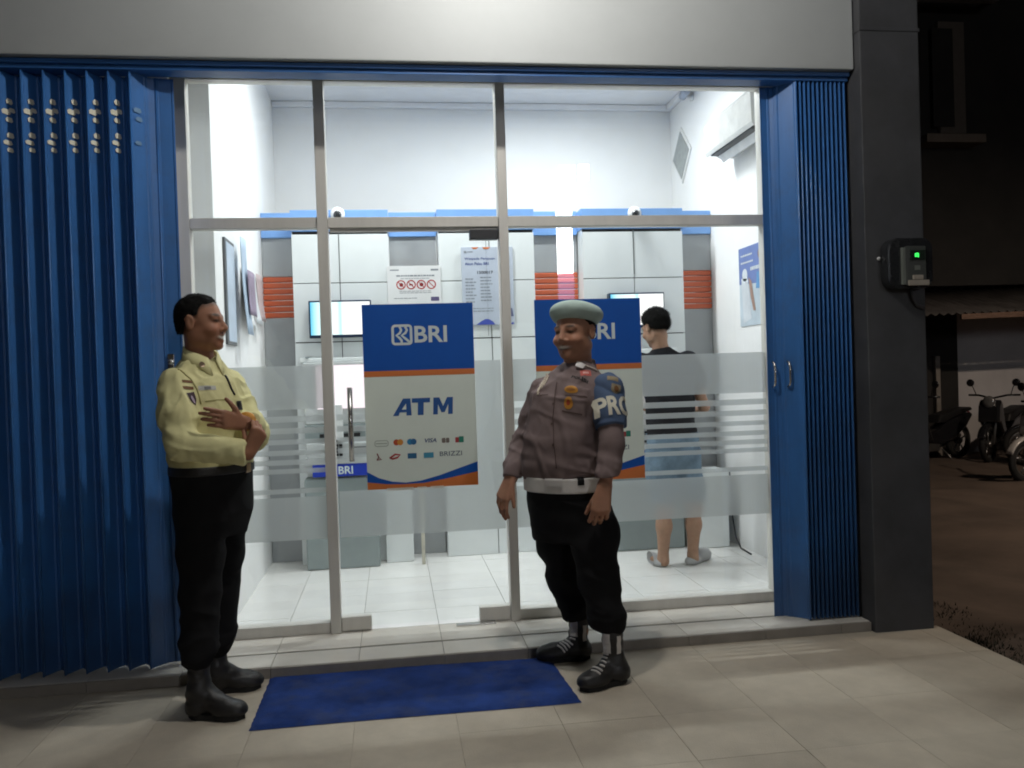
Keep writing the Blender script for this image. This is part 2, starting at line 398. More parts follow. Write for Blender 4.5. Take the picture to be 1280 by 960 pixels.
def fold_gate(name, label, plan, holes_on, fac=1.):
    g = thing(name, label, 'folding gate', (plan[0][0], 4.2, .05), 'blue folding gates')
    for i in range(len(plan)-1):
        leaf(g, plan[i], plan[i+1], holes=holes_on(i))
    for i, p in enumerate(plan):
        if i % 2 == 1: MB().tube([(p[0], p[1]+.002, GZ0+.0), (p[0], p[1]+.002, GZ1)], .0045*fac, 8).build('hinge_rod', M_gate, g, smooth=True)
    return g
plan = []; p = .0935; x = -1.155
pl = []
for k in range(22):
    pl.append((x - k*p, 4.148)); pl.append((x - k*p - (p-.048), 4.238))
plan = [(-.983, 4.245), (-1.062, 4.235), (-1.098, 4.222)] + pl
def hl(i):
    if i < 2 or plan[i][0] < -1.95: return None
    if i % 2 == 0 :   # right-facing leaves carry pale tabs near the head, painting light through vent slots
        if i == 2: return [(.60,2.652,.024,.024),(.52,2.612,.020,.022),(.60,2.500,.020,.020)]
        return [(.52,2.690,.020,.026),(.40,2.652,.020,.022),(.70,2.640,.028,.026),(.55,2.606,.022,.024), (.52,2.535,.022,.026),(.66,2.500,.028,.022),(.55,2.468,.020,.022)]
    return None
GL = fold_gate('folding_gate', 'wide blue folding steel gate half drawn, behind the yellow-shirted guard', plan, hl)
# closing stile of the left gate with lock pull
bx('lock_plate', M_chrome, -1.05, -1.02, 4.222, 4.2335, 1.44, 1.52, GL, .003)
MB().lathe((-1.035, 4.222, 1.48), [(.012,0),(.014,.012),(.010,.018)], (0,-1,0), 12).build('lock_knob', M_chrome, GL, smooth=True)
xr = 2.092; planr = [(1.938, 4.232), (1.985, 4.238), (2.012, 4.222), (xr, 4.137)]
for k in range(12):
    planr.append((xr + k*.0240 + .010, 4.225)); planr.append((xr + (k+1)*.0240, 4.140))
planr = [q for q in planr if q[0] < 2.372]
def hr(i): return None
GR = fold_gate('folding_gate', 'narrow blue folding steel gate pushed together beside the dark column', planr, hr, .8)
for i, xx in enumerate((1.965, 2.032)):
    yy = 4.23 if i == 0 else 4.198
    MB().tube([(xx, yy, 1.262), (xx, yy-.022, 1.27), (xx, yy-.03, 1.29), (xx, yy-.03, 1.36), (xx, yy-.022, 1.385), (xx, yy, 1.392)], .006, 10).build('pull_handle', M_chrome, GR, smooth=True)
# ================================================================ door mat
def dusty(m, col, amt, scale):
    n = m.node_tree.nodes; l = m.node_tree.links; p = n['Principled BSDF']; old = p.inputs['Base Color'].links[0].from_socket
    g = n.new('ShaderNodeNewGeometry'); z = n.new('ShaderNodeTexNoise'); z.inputs['Scale'].default_value = scale; z.inputs['Detail'].default_value = 8; z.inputs['Roughness'].default_value = .7; l.new(g.outputs['Position'], z.inputs['Vector'])
    r = n.new('ShaderNodeMapRange'); r.inputs[1].default_value = .48; r.inputs[2].default_value = .75; r.inputs[4].default_value = amt; l.new(z.outputs['Fac'], r.inputs[0])
    x = n.new('ShaderNodeMix'); x.data_type = 'RGBA'; x.inputs[7].default_value = (*col, 1); l.new(r.outputs[0], x.inputs[0]); l.new(old, x.inputs[6]); l.new(x.outputs[2], p.inputs['Base Color']); return m
dusty(M_gate, (.055,.09,.17), .4, 9); dusty(M_terr, (.32,.275,.215), .35, 2.2); dusty(M_step_tile, (.42,.37,.30), .4, 3.5); dusty(M_white_tile, (.55,.53,.50), .25, 2.5); dusty(M_wall, (.70,.69,.66), .25, 1.6); dusty(M_column, (.055,.053,.05), .5, 2.5)
def matmesh():
    v = []; f = []; nx, ny = 60, 30
    xa, xb, ya, yb = -.607, .70, 3.462, 4.05
    for j in range(ny+1):
        for i in range(nx+1):
            u, t = i/nx, j/ny
            xx = xa + (xb-xa)*u + (.03*(1-t) if u > .5 else 0)*(2*u-1) + rnd.uniform(-.002,.002)*(i in (0, nx)); yy = ya + (yb-ya)*t + .012*(1-u)*(t) + .005*math.sin(5*u)
            edge = min(i, nx-i, j, ny-j)
            v.append((xx, yy, .002 if edge == 0 else .011 + .0015*math.sin(9*u+3*t) + rnd.uniform(0,.0012)))
    n = nx+1
    for j in range(ny):
        for i in range(nx): f.append((j*n+i, j*n+i+1, (j+1)*n+i+1, (j+1)*n+i))
    return v, f
v, f = matmesh()
M_mat = mat('mat blue pile', (.022,.052,.205), .95, var=.35, scale=5, bump=1., bscale=220, spec=.1); dusty(M_mat, (.075,.085,.13), .6, 7)
tag(mesh_obj('door_mat', v, f, M_mat, smooth=True), 'long dark blue doormat lying in front of the glass entrance', 'doormat')
# ================================================================ interior booth wall
BW = thing('cash_machine_booth', 'panelled booth wall with white panels, grey columns, orange slats and blue band', 'booth wall', (.79, 6.4, .05))
YW, YGR = 6.26, 6.42
whites = [(-.682, -.002, -.352), (.362, 1.068, .735), (1.438, 2.214, 1.83)]
for x0, x1, xm in whites:
    for a, b in ((x0, xm-.003), (xm+.003, x1)):
        for z0, z1 in ((.052, .60), (.606, 1.642), (1.650, 2.066), (2.072, 2.418)):
            bx('panel', M_booth_w, a, b, YW, YW+.02, z0, z1, BW, .002)
    bx('panel_carcass', M_dark, x0+.004, x1-.004, YW+.021, YGR+.1, .052, 2.44, BW, 0)
    for xx in (x0, x1-.004): bx('panel_side', M_booth_w, xx, xx+.0035, YW+.0205, YGR+.1, .052, 2.44, BW, 0)
    bx('blue_band', M_booth_b, x0-.006, x1+.006, YW-.004, YGR+.1, 2.4415, 2.592, BW, .002)
greys = [(-.912, -.690), (.006, .354), (1.076, 1.430), (2.222, 2.496)]
for x0, x1 in greys:
    bx('grey_column', M_booth_g, x0, x1, YGR, YGR+.1, .052, 1.835, BW, .002)
    bx('grey_column', M_booth_g, x0, x1, YGR, YGR+.1, 2.139, 2.418, BW, .002)
    for k in range(7):
        z = 1.8365 + k*.0432
        bx('orange_slat', M_booth_o, x0, x1, YGR-.006, YGR+.04, z+.002, z+.0405, BW, .008)
    bx('blue_band', M_booth_b, x0, x1, YGR-.02, YGR+.1, 2.4195, 2.600, BW, .002)
bx('skirting_box', M_booth_w, 2.13, 2.415, 6.0, 6.255, .052, .62, BW, .004)
bx('skirting_box', M_booth_w, -.085, .11, 6.17, 6.255, .052, .62, BW, .004)
bx('cable_duct', mat('beige duct', (.55,.52,.43), .6), .163, .187, 6.05, 6.075, .051, .62, BW, .002)
bx('cable_trunk', mat('seam grey', (.16,.17,.17), .6), -.40, .0, YW-.012, YW-.001, 1.512, 1.522, BW, .001)
# cable drops of the seams
for xx in (-.352, 1.83): bx('cable', mat('seam grey', (.2,.2,.2), .6), xx-.002, xx+.002, YW-.004, YW-.0005, 2.10, 2.44, BW, 0)

# ---------------- two machines
def atm(x0, x1, label, screen_e):
    xc = (x0+x1)/2; T = thing('cash_machine', label, 'cash machine', (xc, 6.15, .05), 'cash machines in the booth')
    y = 6.07
    bx('lower_cabinet', M_atm, x0, x1, y, YW-.002, .052, .686, T, .012)
    st = bx('brand_strip', M_blue2, x0+.06, x1-.03, y-.016, y-.001, .700, .785, T, .003)
    bx('shelf', M_atm2, x0, x1, y-.02, YW-.002, .7865, .82, T, .006)
    bx('keypad_console', M_atm2, x0+.02, x1-.02, y+.01, YW-.004, .821, .935, T, .010)
    for q in range(4):
        for r in range(4): bx('key', M_dark, xc-.09+q*.028, xc-.068+q*.028, y+.002, y+.009, .84+r*.022, .857+r*.022, T, .001)
    bx('card_reader', M_dark, x1-.17, x1-.06, y+.0, y+.0095, .86, .90, T, .003)
    bx('middle_fascia', M_atm, x0+.01, x1-.01, y+.05, YW-.004, .936, 1.06, T, .004)
    bx('cash_slot', M_dark, xc-.14, xc+.14, y+.038, y+.0495, .97, .995, T, .002)
    bx('receipt_slot', M_dark, xc+.06, xc+.17, y+.04, y+.0495, 1.02, 1.035, T, .002)
    bx('screen_surround', M_atm2, x0+.01, x1-.01, y+.06, YW-.004, 1.061, 1.50, T, .010)
    bx('screen', emis('machine screen', (1., .86, .92), screen_e), xc-.15, x1-.05, y+.052, y+.059, 1.17, 1.475, T, 0)
    bx('side_speaker', mat('white plastic', (.72,.73,.73), .4), xc-.045, xc+.025, y-.05, y+.036, .955, 1.20, T, .006)
    bx('head_fascia', M_booth_w, x0-.01, x1+.01, y+.08, YW-.004, 1.501, 1.53, T, .006)
    bx('strut', M_atm, x0+.03, x0+.05, y+.061, YW-.01, 1.5305, 1.54, T, 0)
    text_on('lettering', 'BRI', M_ink, (xc-.015, y-.0175, .715), (1,0,0), (0,0,1), .055, bold=.02, parent=st)
    flat('emblem', logo(.055), M_ink, (xc-.085, y-.0175, .715), (1,0,0), (0,0,1), st)
    return T
def logo(s):
    """rounded square outline holding two stepped diagonal ribbons"""
    P = stroke([(a*s, b*s) for a, b in rrect(.07, .07, .93, .93, .12)], .12*s, True)
    r1 = [(.40,.88),(.47,.72),(.40,.58),(.24,.47),(.38,.36),(.48,.22),(.47,.10)]
    r2 = [(.66,.88),(.74,.72),(.66,.58),(.49,.47),(.66,.32),(.86,.14)]
    for r in (r1, r2): P += stroke([(a*s, b*s) for a, b in r], .115*s)
    return P
atm(-.632, -.128, 'grey cash machine at left seen through the glass door', 1.1)
atm(1.545, 2.10, 'grey cash machine at right used by the man in shorts', .9)

# ---------------- wall monitors
def screen_mat():
    m = bpy.data.materials.new('monitor picture'); m.use_nodes = True; n = m.node_tree.nodes; l = m.node_tree.links; n.clear()
    o = n.new('ShaderNodeOutputMaterial'); e = n.new('ShaderNodeEmission'); g = n.new('ShaderNodeTexCoord'); s = n.new('ShaderNodeSeparateXYZ'); r = n.new('ShaderNodeValToRGB')
    l.new(g.outputs['Generated'], s.inputs[0]); l.new(s.outputs['X'], r.inputs[0]); l.new(r.outputs[0], e.inputs[0]); l.new(e.outputs[0], o.inputs[0]); e.inputs[1].default_value = 1.25
    cr = r.color_ramp; cr.elements[0].color = (.12,.55,.85,1); cr.elements[1].color = (1,1,1,1); cr.elements[1].position = .55
    k = cr.elements.new(.12); k.color = (.65,.95,1,1); k = cr.elements.new(.44); k.color = (.9,1,1,1); k = cr.elements.new(.5); k.color = (.45,.85,.9,1)
    return m
M_scr = screen_mat()
def monitor(x0, x1, z0, z1, label):
    T = thing('wall_monitor', label, 'monitor', ((x0+x1)/2, 6.22, z0), 'monitors over the cash machines')
    bx('casing', mat('monitor casing', (.012,.03,.07), .35), x0, x1, 6.17, 6.235, z0, z1, T, .006)
    bx('screen', M_scr, x0+.012, x1-.010, 6.166, 6.1695, z0+.020, z1-.012, T, 0)
    bx('bracket', M_dark, (x0+x1)/2-.05, (x0+x1)/2+.05, 6.236, 6.258, z0+.06, z1-.06, T, 0)
monitor(-.572, -.135, 1.672, 1.936, 'left wall monitor with a white and cyan screen behind the mullion')
monitor(1.605, 2.03, 1.690, 1.950, 'right wall monitor with a bright screen above the customer')

# ---------------- dome cameras
def dome(x, z, label):
    T = thing('dome_camera', label, 'camera', (x, 6.25, z-.05), 'dome cameras on the blue band')
    c = (x, 6.252, z)
    MB().lathe(c, [(.052,0),(.052,.012),(.044,.030),(.036,.036)], (0,-1,0), 24).build('base', mat('camera white', (.8,.8,.8), .35), T, smooth=True)
    MB().lathe((x, 6.252-.0345, z-.008), [(.030,0),(.028,.012),(.02,.022),(.008,.027)], (0,-1,-.25), 20).build('lens_dome', mat('camera smoked dome', (.02,.022,.025), .08, coat=.6), T, smooth=True)
dome(-.352, 2.558, 'white dome camera beside the left mullion')
dome(1.842, 2.552, 'white dome camera above the right monitor')

# ---------------- notices
def bars(rows, x0, x1, h, jit=.3):
    out = []
    for z in rows:
        x = x0
        while x < x1:
            wd = rnd.uniform(.010, .03); 
            if x + wd > x1: break
            out.append([(x, z), (x+wd, z), (x+wd, z+h), (x, z+h)]); x += wd + .004
    return out
X3, Z3 = (1,0,0), (0,0,1)
T = thing('prohibition_notice', 'white notice with four red prohibition circles on the booth wall', 'notice', (.18, 6.25, 1.90))
y = 6.245
bx('sheet', M_paper, -.016, .372, y, y+.010, 1.886, 2.182, T, .001)
for k in range(4):
    cx, cz = .082 + k*.073, 2.045
    flat('prohibition_ring', stroke(circ(cx, cz, .030, 24), .008, True) + [[(cx-.022, cz+.018), (cx-.018, cz+.022), (cx+.022, cz-.018), (cx+.018, cz-.022)]], M_red, (0, y-.0012, 0), X3, Z3, T)
    if k in (0, 2): flat('pictogram', [circ(cx+.002, cz, .014, 12)], mat('print maroon', (.2,.015,.015), .6), (0, y-.0008, 0), X3, Z3, T)
    if k == 1: flat('pictogram', [[(cx-.016,cz-.006),(cx+.016,cz-.006),(cx+.010,cz+.004),(cx-.012,cz+.007)]], mat('print maroon', (.2,.015,.015), .6), (0, y-.0008, 0), X3, Z3, T)
flat('small_print', bars([2.105], .05, .33, .010) + bars([2.088], .08, .30, .004) + bars([1.996, 1.984], .07, .31, .004) + bars([1.945], .03, .2, .005), M_txt, (0, y-.0008, 0), X3, Z3, T)['kind'] = 'stuff'
flats('corner_mark', [rrect(.295, 1.925, .355, 1.955, .004)], mat('print violet', (.10,.08,.18), .6), (0, y-.0008, 0), X3, Z3, T)
flats('corner_mark', [rrect(.005, 2.148, .07, 2.156, .002), rrect(.30, 2.145, .355, 2.158, .002)], M_txt, (0, y-.0008, 0), X3, Z3, T)
flats('bottom_rule', [[(.01,1.889),(.17,1.889),(.17,1.896),(.01,1.896)], [(.185,1.889),(.365,1.889),(.365,1.896),(.185,1.896)]], mat('print brown red', (.35,.10,.07), .6), (0, y-.0008, 0), X3, Z3, T)
T = thing('fraud_warning_poster', 'pale blue poster with navy heading hanging between the mullion and booth panel', 'poster', (.72, 6.25, 1.74))
bx('sheet', mat('poster bluish paper', (.50,.55,.64), .5, var=.05), .525, .905, y, y+.008, 1.740, 2.312, T, .001)
text_on('heading', 'Waspada Penipuan', M_navy, (.548, y-.001, 2.215), X3, Z3, .021, width=.225, bold=.015, parent=T)
text_on('heading', 'Akun Palsu BRI', M_navy, (.550, y-.001, 2.180), X3, Z3, .021, width=.175, bold=.015, parent=T)
text_on('number', '1500017', mat('print black', (.05,.05,.06), .6), (.640, y-.001, 2.115), X3, Z3, .022, width=.115, bold=.02, parent=T)
flats('corner_mark', [rrect(.545, 2.268, .565, 2.285, .003), rrect(.568, 2.274, .61, 2.281, .002)], M_txt, (0, y-.001, 0), X3, Z3, T)
flats('orange_tab', [[(.60,2.311),(.615,2.298),(.64,2.298),(.655,2.311)], [(.68,2.311),(.695,2.296),(.725,2.298),(.745,2.311)]], M_orange, (0, y-.001, 0), X3, Z3, T)
flat('small_print', bars([2.075-.024*k for k in range(9)], .55, .63, .008) + bars([2.085-.024*k for k in range(8)], .66, .75, .008) + bars([1.86,1.84], .6, .76, .005), M_txt, (0, y-.001, 0), X3, Z3, T)['kind'] = 'stuff'
flats('blue_swoosh', [[(.62,1.742),(.76,1.742),(.745,1.765),(.715,1.782),(.69,1.784),(.66,1.77)], [(.87,1.742),(.9,1.742),(.895,1.76)]], mat('print royal', (.05,.08,.40), .6), (0, y-.001, 0), X3, Z3, T)
flats('figure_print', [circ(.86, 1.88, .018, 14), circ(.87, 1.93, .012, 12), [(.84,1.86),(.89,1.86),(.90,1.80),(.85,1.80)]], mat('print slate', (.12,.14,.25), .6), (0, y-.0012, 0), X3, Z3, T)
bx('hanging_string', M_dark, .708, .7105, y, y+.003, 1.66, 2.40, T, 0)

# ---------------- posters on the glass
def poster(x0, x1, z0, z1, y, label, scraps, tilt=0):
    T = thing('cash_machine_poster', label, 'poster', ((x0+x1)/2, y, z0), 'blue and white posters on the glass')
    w_, h_ = x1-x0, z1-z0
    bx('backing_sheet', M_pale, x0, x1, y-.0035, y, z0, z1, T, 0)
    O = lambda d: (x0, y-.0035-d, z0)
    zs = h_*.640
    flat('blue_field', [[(0,zs),(w_,zs),(w_,h_),(0,h_)]], M_blue, O(.0008), X3, Z3, T)
    flat('orange_rule', [[(0,zs-.030),(w_,zs-.030),(w_,zs),(0,zs)]], M_orange, O(.0012), X3, Z3, T)
    cu = [(0,.095),(.06,.060),(.13,.038),(.20,.030),(.28,.036),(.38,.060),(.48,.092),(w_,.125)]
    cl = [(0,.040),(.10,.026),(.20,.022),(.30,.024),(.42,.042),(w_,.072)]
    flat('blue_swoosh', [cu[::-1] + cl], M_blue, O(.0008), X3, Z3, T)
    flat('orange_swoosh', [[(0,0),(w_,0)] + cl[::-1]], M_orange, O(.0008), X3, Z3, T)
    flat('emblem', [[(a+.150, b+.757) for a, b in q] for q in logo(.112)], M_ink, O(.0016), X3, Z3, T)
    text_on('brand_lettering', 'BRI', M_ink, np.array(O(.0016))+[.272,0,.770], X3, Z3, .088, width=.172, bold=.022, parent=T)
    hb = mat('poster heading blue', (.012,.085,.30), .5); hh = .090; ax = .145; az = .385
    LET = {'A': [[(0,0),(.30,0),(.36,.20),(.72,.20),(.72,0),(1.0,0),(.92,1),(.52,1)]], 'T': [[(.33,0),(.64,0),(.64,.74),(.98,.74),(.98,1),(0,1),(0,.74),(.33,.74)]], 'M': [[(0,0),(.25,0),(.25,.60),(.44,.12),(.62,.12),(.81,.60),(.81,0),(1.06,0),(1.06,1),(.74,1),(.53,.48),(.32,1),(0,1)]]}
    for ch, xo in (('A',0),('T',.098),('M',.212)): flat('heading_letter', [[(ax+xo+p_[0]*.098+p_[1]*.004, az+p_[1]*hh) for p_ in q] for q in LET[ch]], hb, O(.0016), X3, Z3, T)
    flat('heading_counter', [[(ax+.047,az+.032),(ax+.071,az+.032),(ax+.070,az+.064)]], M_pale, O(.0020), X3, Z3, T)
    r1, r2 = .245, .170
    lg = lambda n, polys, m: flat(n, polys, m, O(.0014), X3, Z3, T)
    G = mat('logo pale grey', (.30,.35,.30), .6); lg('payment_mark', stroke(rrect(.045, r1-.018, .115, r1+.012, .012), .003, True) + stroke([(.05,r1-.003),(.11,r1-.003)], .004), G)
    lg('payment_mark', [circ(.158, r1, .016)], mat('logo red orange', (.50,.07,.02), .6)); flat('payment_mark', [circ(.178, r1, .016)], mat('logo amber', (.62,.26,.04), .6), O(.0018), X3, Z3, T)
    lg('payment_mark', [circ(.230, r1, .016)], mat('logo cyan', (.02,.22,.42), .6)); flat('payment_mark', [circ(.248, r1, .016)], mat('logo deep blue', (.02,.13,.30), .6), O(.0018), X3, Z3, T)
    text_on('payment_mark', 'VISA', mat('logo navy', (.02,.05,.17), .6), np.array(O(.0014))+[.302,0,r1-.008], X3, Z3, .022, width=.068, bold=.02, parent=T, shear=.25)
    for q in [rrect(.398, r1-.013, .418, r1+.013, .006), rrect(.420, r1-.013, .438, r1+.013, .006)]: lg('payment_mark', [q], mat('logo grey brown', (.18,.15,.13), .6))
    lg('payment_mark', [rrect(.470, r1-.014, .489, r1+.014, .003)], mat('logo crimson', (.40,.04,.05), .6)); lg('payment_mark', [rrect(.489, r1-.014, .515, r1+.018, .003)], mat('logo green', (.02,.22,.15), .6))
    lg('payment_mark', stroke([(.055,r2+.02),(.063,r2),(.055,r2-.012)], .006) + stroke([(.060,r2),(.078,r2-.012),(.052,r2-.014)], .006), mat('logo maroon', (.22,.05,.05), .6))
    lg('payment_mark', stroke([(.12,r2-.008),(.15,r2+.012),(.175,r2+.008),(.16,r2-.006),(.135,r2-.012),(.12,r2-.004)], .009), mat('logo red', (.42,.04,.04), .6))
    lg('payment_mark', [rrect(.215, r2-.014, .262, r2+.014, .002)], mat('logo blue box', (.02,.13,.28), .6))
    lg('payment_mark', [rrect(.300, r2-.014, .352, r2+.014, .002)], mat('logo sky box', (.05,.28,.42), .6))
    text_on('payment_mark', 'BRIZZI', mat('logo slate', (.06,.10,.15), .6), np.array(O(.0014))+[.385,0,r2-.008], X3, Z3, .024, width=.118, bold=.0, parent=T)
    for k, (a, b, hh) in enumerate(scraps):
        bx('tape_scrap', mat('tape scrap', (.66,.64,.56), .6), x0+a, x0+b, y-.005, y-.001, z0-hh, z0+.004, T, 0)
    return T
poster(-.150, .436, .786, 1.762, YG-.004, 'blue and white poster stuck on the glass door', [(.10,.24,.010),(.26,.31,.008),(.33,.40,.008)])
poster(.770, 1.360, .778, 1.769, YG-.004, 'blue and white poster on the right window behind the officer', [])

# ---------------- left wall sheets
def sheet(y0, y1, z0, z1, m, label, off=.004, curl=0., name='notice_sheet', topcurl=0):
    v = []; f = []; n = 8
    for j in range(n+1):
        for i in range(n+1):
            u, t = i/n, j/n; v.append((XL + off + curl*(1-t)**2 + .006*math.sin(3*u), y0+(y1-y0)*u, z0+(z1-z0)*t))
    for j in range(n):
        for i in range(n): f.append((j*(n+1)+i, j*(n+1)+i+1, (j+1)*(n+1)+i+1, (j+1)*(n+1)+i))
    o = mesh_obj(name, v, f, m, smooth=True); so = o.modifiers.new('thickness', 'SOLIDIFY'); so.thickness = .002
    return tag(o, label, 'notice', 'sheets on the left wall')
T = thing('edged_notice_board', 'notice board with painted shadow edge nearest the glass on the left wall', 'notice board', (XL+.02, 5.1, 1.6))
bx('frame', mat('board edge shade', (.12,.125,.13), .5), XL+.001, XL+.014, 4.94, 5.22, 1.59, 2.19, T, .003)  # dark margin painted in place of the shadow beside the sheet
bx('sheet', mat('board sheet blue', (.50,.58,.68), .5, var=.12, scale=5), XL+.0145, XL+.0165, 4.965, 5.205, 1.61, 2.17, T, 0)
sheet(5.23, 5.42, 1.66, 2.24, mat('sheet pale blue', (.42,.52,.64), .6, var=.15, scale=6), 'tall pale blue sheet beside the notice board', .05, .03)
sheet(5.30, 5.55, 1.78, 2.05, mat('sheet violet', (.28,.22,.30), .6, var=.25, scale=9), 'violet printed sheet hanging among the white ones', .075, .01)
sheet(5.48, 5.74, 1.72, 2.10, M_paper, 'blank white sheet next to the violet one', .012, .035)
sheet(5.80, 6.02, 1.76, 2.10, mat('sheet off white', (.66,.68,.70), .6), 'second blank white sheet further along the left wall', .010, .04)
sheet(6.05, 6.30, 1.80, 2.12, mat('sheet rose', (.50,.40,.40), .6, var=.15, scale=9), 'rose tinted sheet in the back left corner', .012, .02)

# ---------------- right wall
T = thing('air_conditioner', 'white split air conditioner high on the right wall', 'air conditioner', (2.4, 5.55, 2.86))
ya, yb = 5.12, 5.93
M_ac = mat('air conditioner white', (.80,.80,.78), .35)
MB().prism([(2.499,2.885),(2.42,2.878),(2.385,2.885),(2.36,2.905),(2.318,2.905),(2.30,2.888),(2.286,2.915),(2.28,3.10),(2.31,3.14),(2.499,3.15)], 'y', ya, yb).build('housing', mat('air conditioner casing', (.60,.60,.58), .4), T, bevel=.004)
bx('outlet_recess', mat('outlet grey', (.07,.072,.07), .6), 2.308, 2.362, ya+.06, yb-.06, 2.884, 2.9045, T, 0)
MB().prism([(2.362,2.895),(2.368,2.897),(2.405,2.842),(2.399,2.838)], 'y', ya+.06, yb-.06).build('flap', M_ac, T)
T = thing('vent_panel', 'grey diamond-shaped vent panel on the right wall near the corner', 'vent', (2.49, 7.0, 2.93))
MB().prism([(7.0,2.945),(7.235,3.185),(7.0,3.425),(6.765,3.185)], 'x', 2.488, 2.499).build('frame', mat('vent white', (.75,.75,.73), .6), T, bevel=.002)
MB().prism([(7.0,2.985),(7.195,3.185),(7.0,3.385),(6.805,3.185)], 'x', 2.482, 2.4875).build('mesh_panel', mat('vent grey', (.34,.36,.35), .7, var=.15, scale=20), T)
T = thing('corner_camera', 'small wall camera under the ceiling at right', 'camera', (2.45, 6.7, 3.58))
MB().lathe((2.499,6.72,3.585), [(.03,0),(.03,.01),(.012,.014),(.012,.05)], (-1,0,0), 14).build('bracket', M_ac, T, smooth=True)
MB().tube([(2.44,6.78,3.615),(2.40,6.58,3.60)], .035, 14).build('body', mat('camera blue grey', (.35,.40,.5), .4), T, smooth=True)
T = thing('advert_poster', 'blue and white advert with a person on the right wall', 'poster', (2.49, 5.6, 1.64))
bx('sheet', mat('advert pale', (.52,.60,.66), .5, var=.12, scale=6), 2.494, 2.499, 5.28, 5.87, 1.66, 2.215, T, 0)
Yd = (0,-1,0)
flat('upper_field', [[(0,.30),(.59,.27),(.59,.555),(0,.555)]], mat('advert blue', (.16,.22,.46), .5, var=.15, scale=8), (2.4932, 5.87, 1.66), Yd, Z3, T)
flat('sky_field', [[(.28,.25),(.59,.22),(.59,.36),(.30,.36)]], mat('advert sky', (.12,.30,.55), .5), (2.4928, 5.87, 1.66), Yd, Z3, T)
flats('figure_print', [circ(.10,.36,.045,14), [(.04,.34),(.15,.33),(.2,.05),(.06,.02)]], mat('advert white', (.62,.66,.70), .5), (2.4922, 5.87, 1.66), Yd, Z3, T)
flat('figure_arm', [[(.16,.34),(.21,.31),(.24,.20),(.27,.10),(.23,.10),(.19,.20)]], mat('advert skin', (.38,.25,.2), .5), (2.4918, 5.87, 1.66), Yd, Z3, T)
flat('face_print', [circ(.36,.48,.035,14)], mat('advert face', (.25,.15,.11), .5), (2.4918, 5.87, 1.66), Yd, Z3, T)
flat('white_lettering', bars([.38], .2, .5, .025) + bars([.44,.49], .04, .25, .012), mat('advert white', (.62,.66,.70), .5), (2.4912, 5.87, 1.66), Yd, Z3, T)['kind'] = 'stuff'
T = thing('floor_cable', 'dark cable hanging down in the right corner by the booth', 'cable', (2.46, 6.1, .05))
MB().tube([(2.47,6.1,.62),(2.47,6.08,.3),(2.465,6.0,.12),(2.46,5.9,.058),(2.45,5.7,.056)], .006, 8).build('cable', M_dark, T, smooth=True)
T = thing('wall_socket', 'small brown socket low on the right wall', 'socket', (2.49, 5.4, .27))
bx('plate', mat('socket brown', (.18,.07,.05), .5), 2.488, 2.499, 5.41, 5.47, .26, .33, T, .003)
bx('switch', mat('socket dark', (.05,.03,.03), .5), 2.485, 2.4878, 5.43, 5.45, .28, .31, T, .001)

# ---------------- ceiling lamps of the room (above the header, real light sources)
def tube_lamp(x, y, label, e, ln=.6):
    T = thing('ceiling_lamp', label, 'lamp', (x, y, ZC-.05), 'tube lamps on the room ceiling')
    bx('housing', M_ac, x-ln/2, x+ln/2, y-.035, y+.035, ZC-.030, ZC-.001, T, .004)
    MB().tube([(x-ln/2+.02, y, ZC-.048), (x+ln/2-.02, y, ZC-.048)], .014, 12).build('tube', emis('tube glow', (.95,.98,1), 6), T, smooth=True)
    L = bpy.data.lights.new('ceiling_lamp_light', 'AREA'); L.shape = 'RECTANGLE'; L.size = ln; L.size_y = .05; L.energy = e; L.color = (.95,.985,1); L.spread = math.radians(178)
    o = bpy.data.objects.new('ceiling_lamp_light', L); COL.objects.link(o); o.location = (x, y, ZC-.068)
tube_lamp(1.35, 6.05, 'white tube lamp on the room ceiling at right', LAMP_IN)
tube_lamp(.0, 5.55, 'white tube lamp on the room ceiling at left', LAMP_IN*.9)
# ---------------- lamp under the canopy
T = thing('canopy_lamp', 'lit bulb lamp under the entrance canopy', 'lamp', (.55, 3.05, 3.65))
MB().lathe((.55,3.05,3.919), [(.07,0),(.07,-.02),(.03,-.03),(.028,-.11),(.045,-.13)], (0,0,1), 20).build('fitting', M_ac, T, smooth=True)
MB().lathe((.55,3.05,3.655), [(.005,0),(.035,.012),(.052,.045),(.052,.075),(.038,.11),(.026,.125)], (0,0,1), 20).build('bulb', emis('bulb glow', (1,.95,.84), 40), T, smooth=True)
L = bpy.data.lights.new('canopy_lamp_light', 'POINT'); L.energy = LAMP_OUT; L.shadow_soft_size = .05; L.color = (1,.98,.94)
o = bpy.data.objects.new('canopy_lamp_light', L); COL.objects.link(o); o.location = (.55, 3.05, 3.53)
# ================================================================ people: distance-field modelling
_rs = np.random.RandomState(5); _LAT = _rs.rand(32, 32, 32).astype(np.float32)
def vnoise(P):
    Pf = np.floor(P); t = (P - Pf).astype(np.float32); t = t*t*(3-2*t); i = Pf.astype(np.int64) & 31; j = (i+1) & 31
    x0, y0, z0 = i[...,0], i[...,1], i[...,2]; x1, y1, z1 = j[...,0], j[...,1], j[...,2]; a, b, c = t[...,0], t[...,1], t[...,2]
    L = _LAT
    return ((L[x0,y0,z0]*(1-a)+L[x1,y0,z0]*a)*(1-b)+(L[x0,y1,z0]*(1-a)+L[x1,y1,z0]*a)*b)*(1-c) + ((L[x0,y0,z1]*(1-a)+L[x1,y0,z1]*a)*(1-b)+(L[x0,y1,z1]*(1-a)+L[x1,y1,z1]*a)*b)*c
_RZ = np.array(Euler((.6,.9,.4)).to_matrix())
def ridged(P):
    P = P @ _RZ.T
    return 1 - np.abs(2*vnoise(P)-1)*2
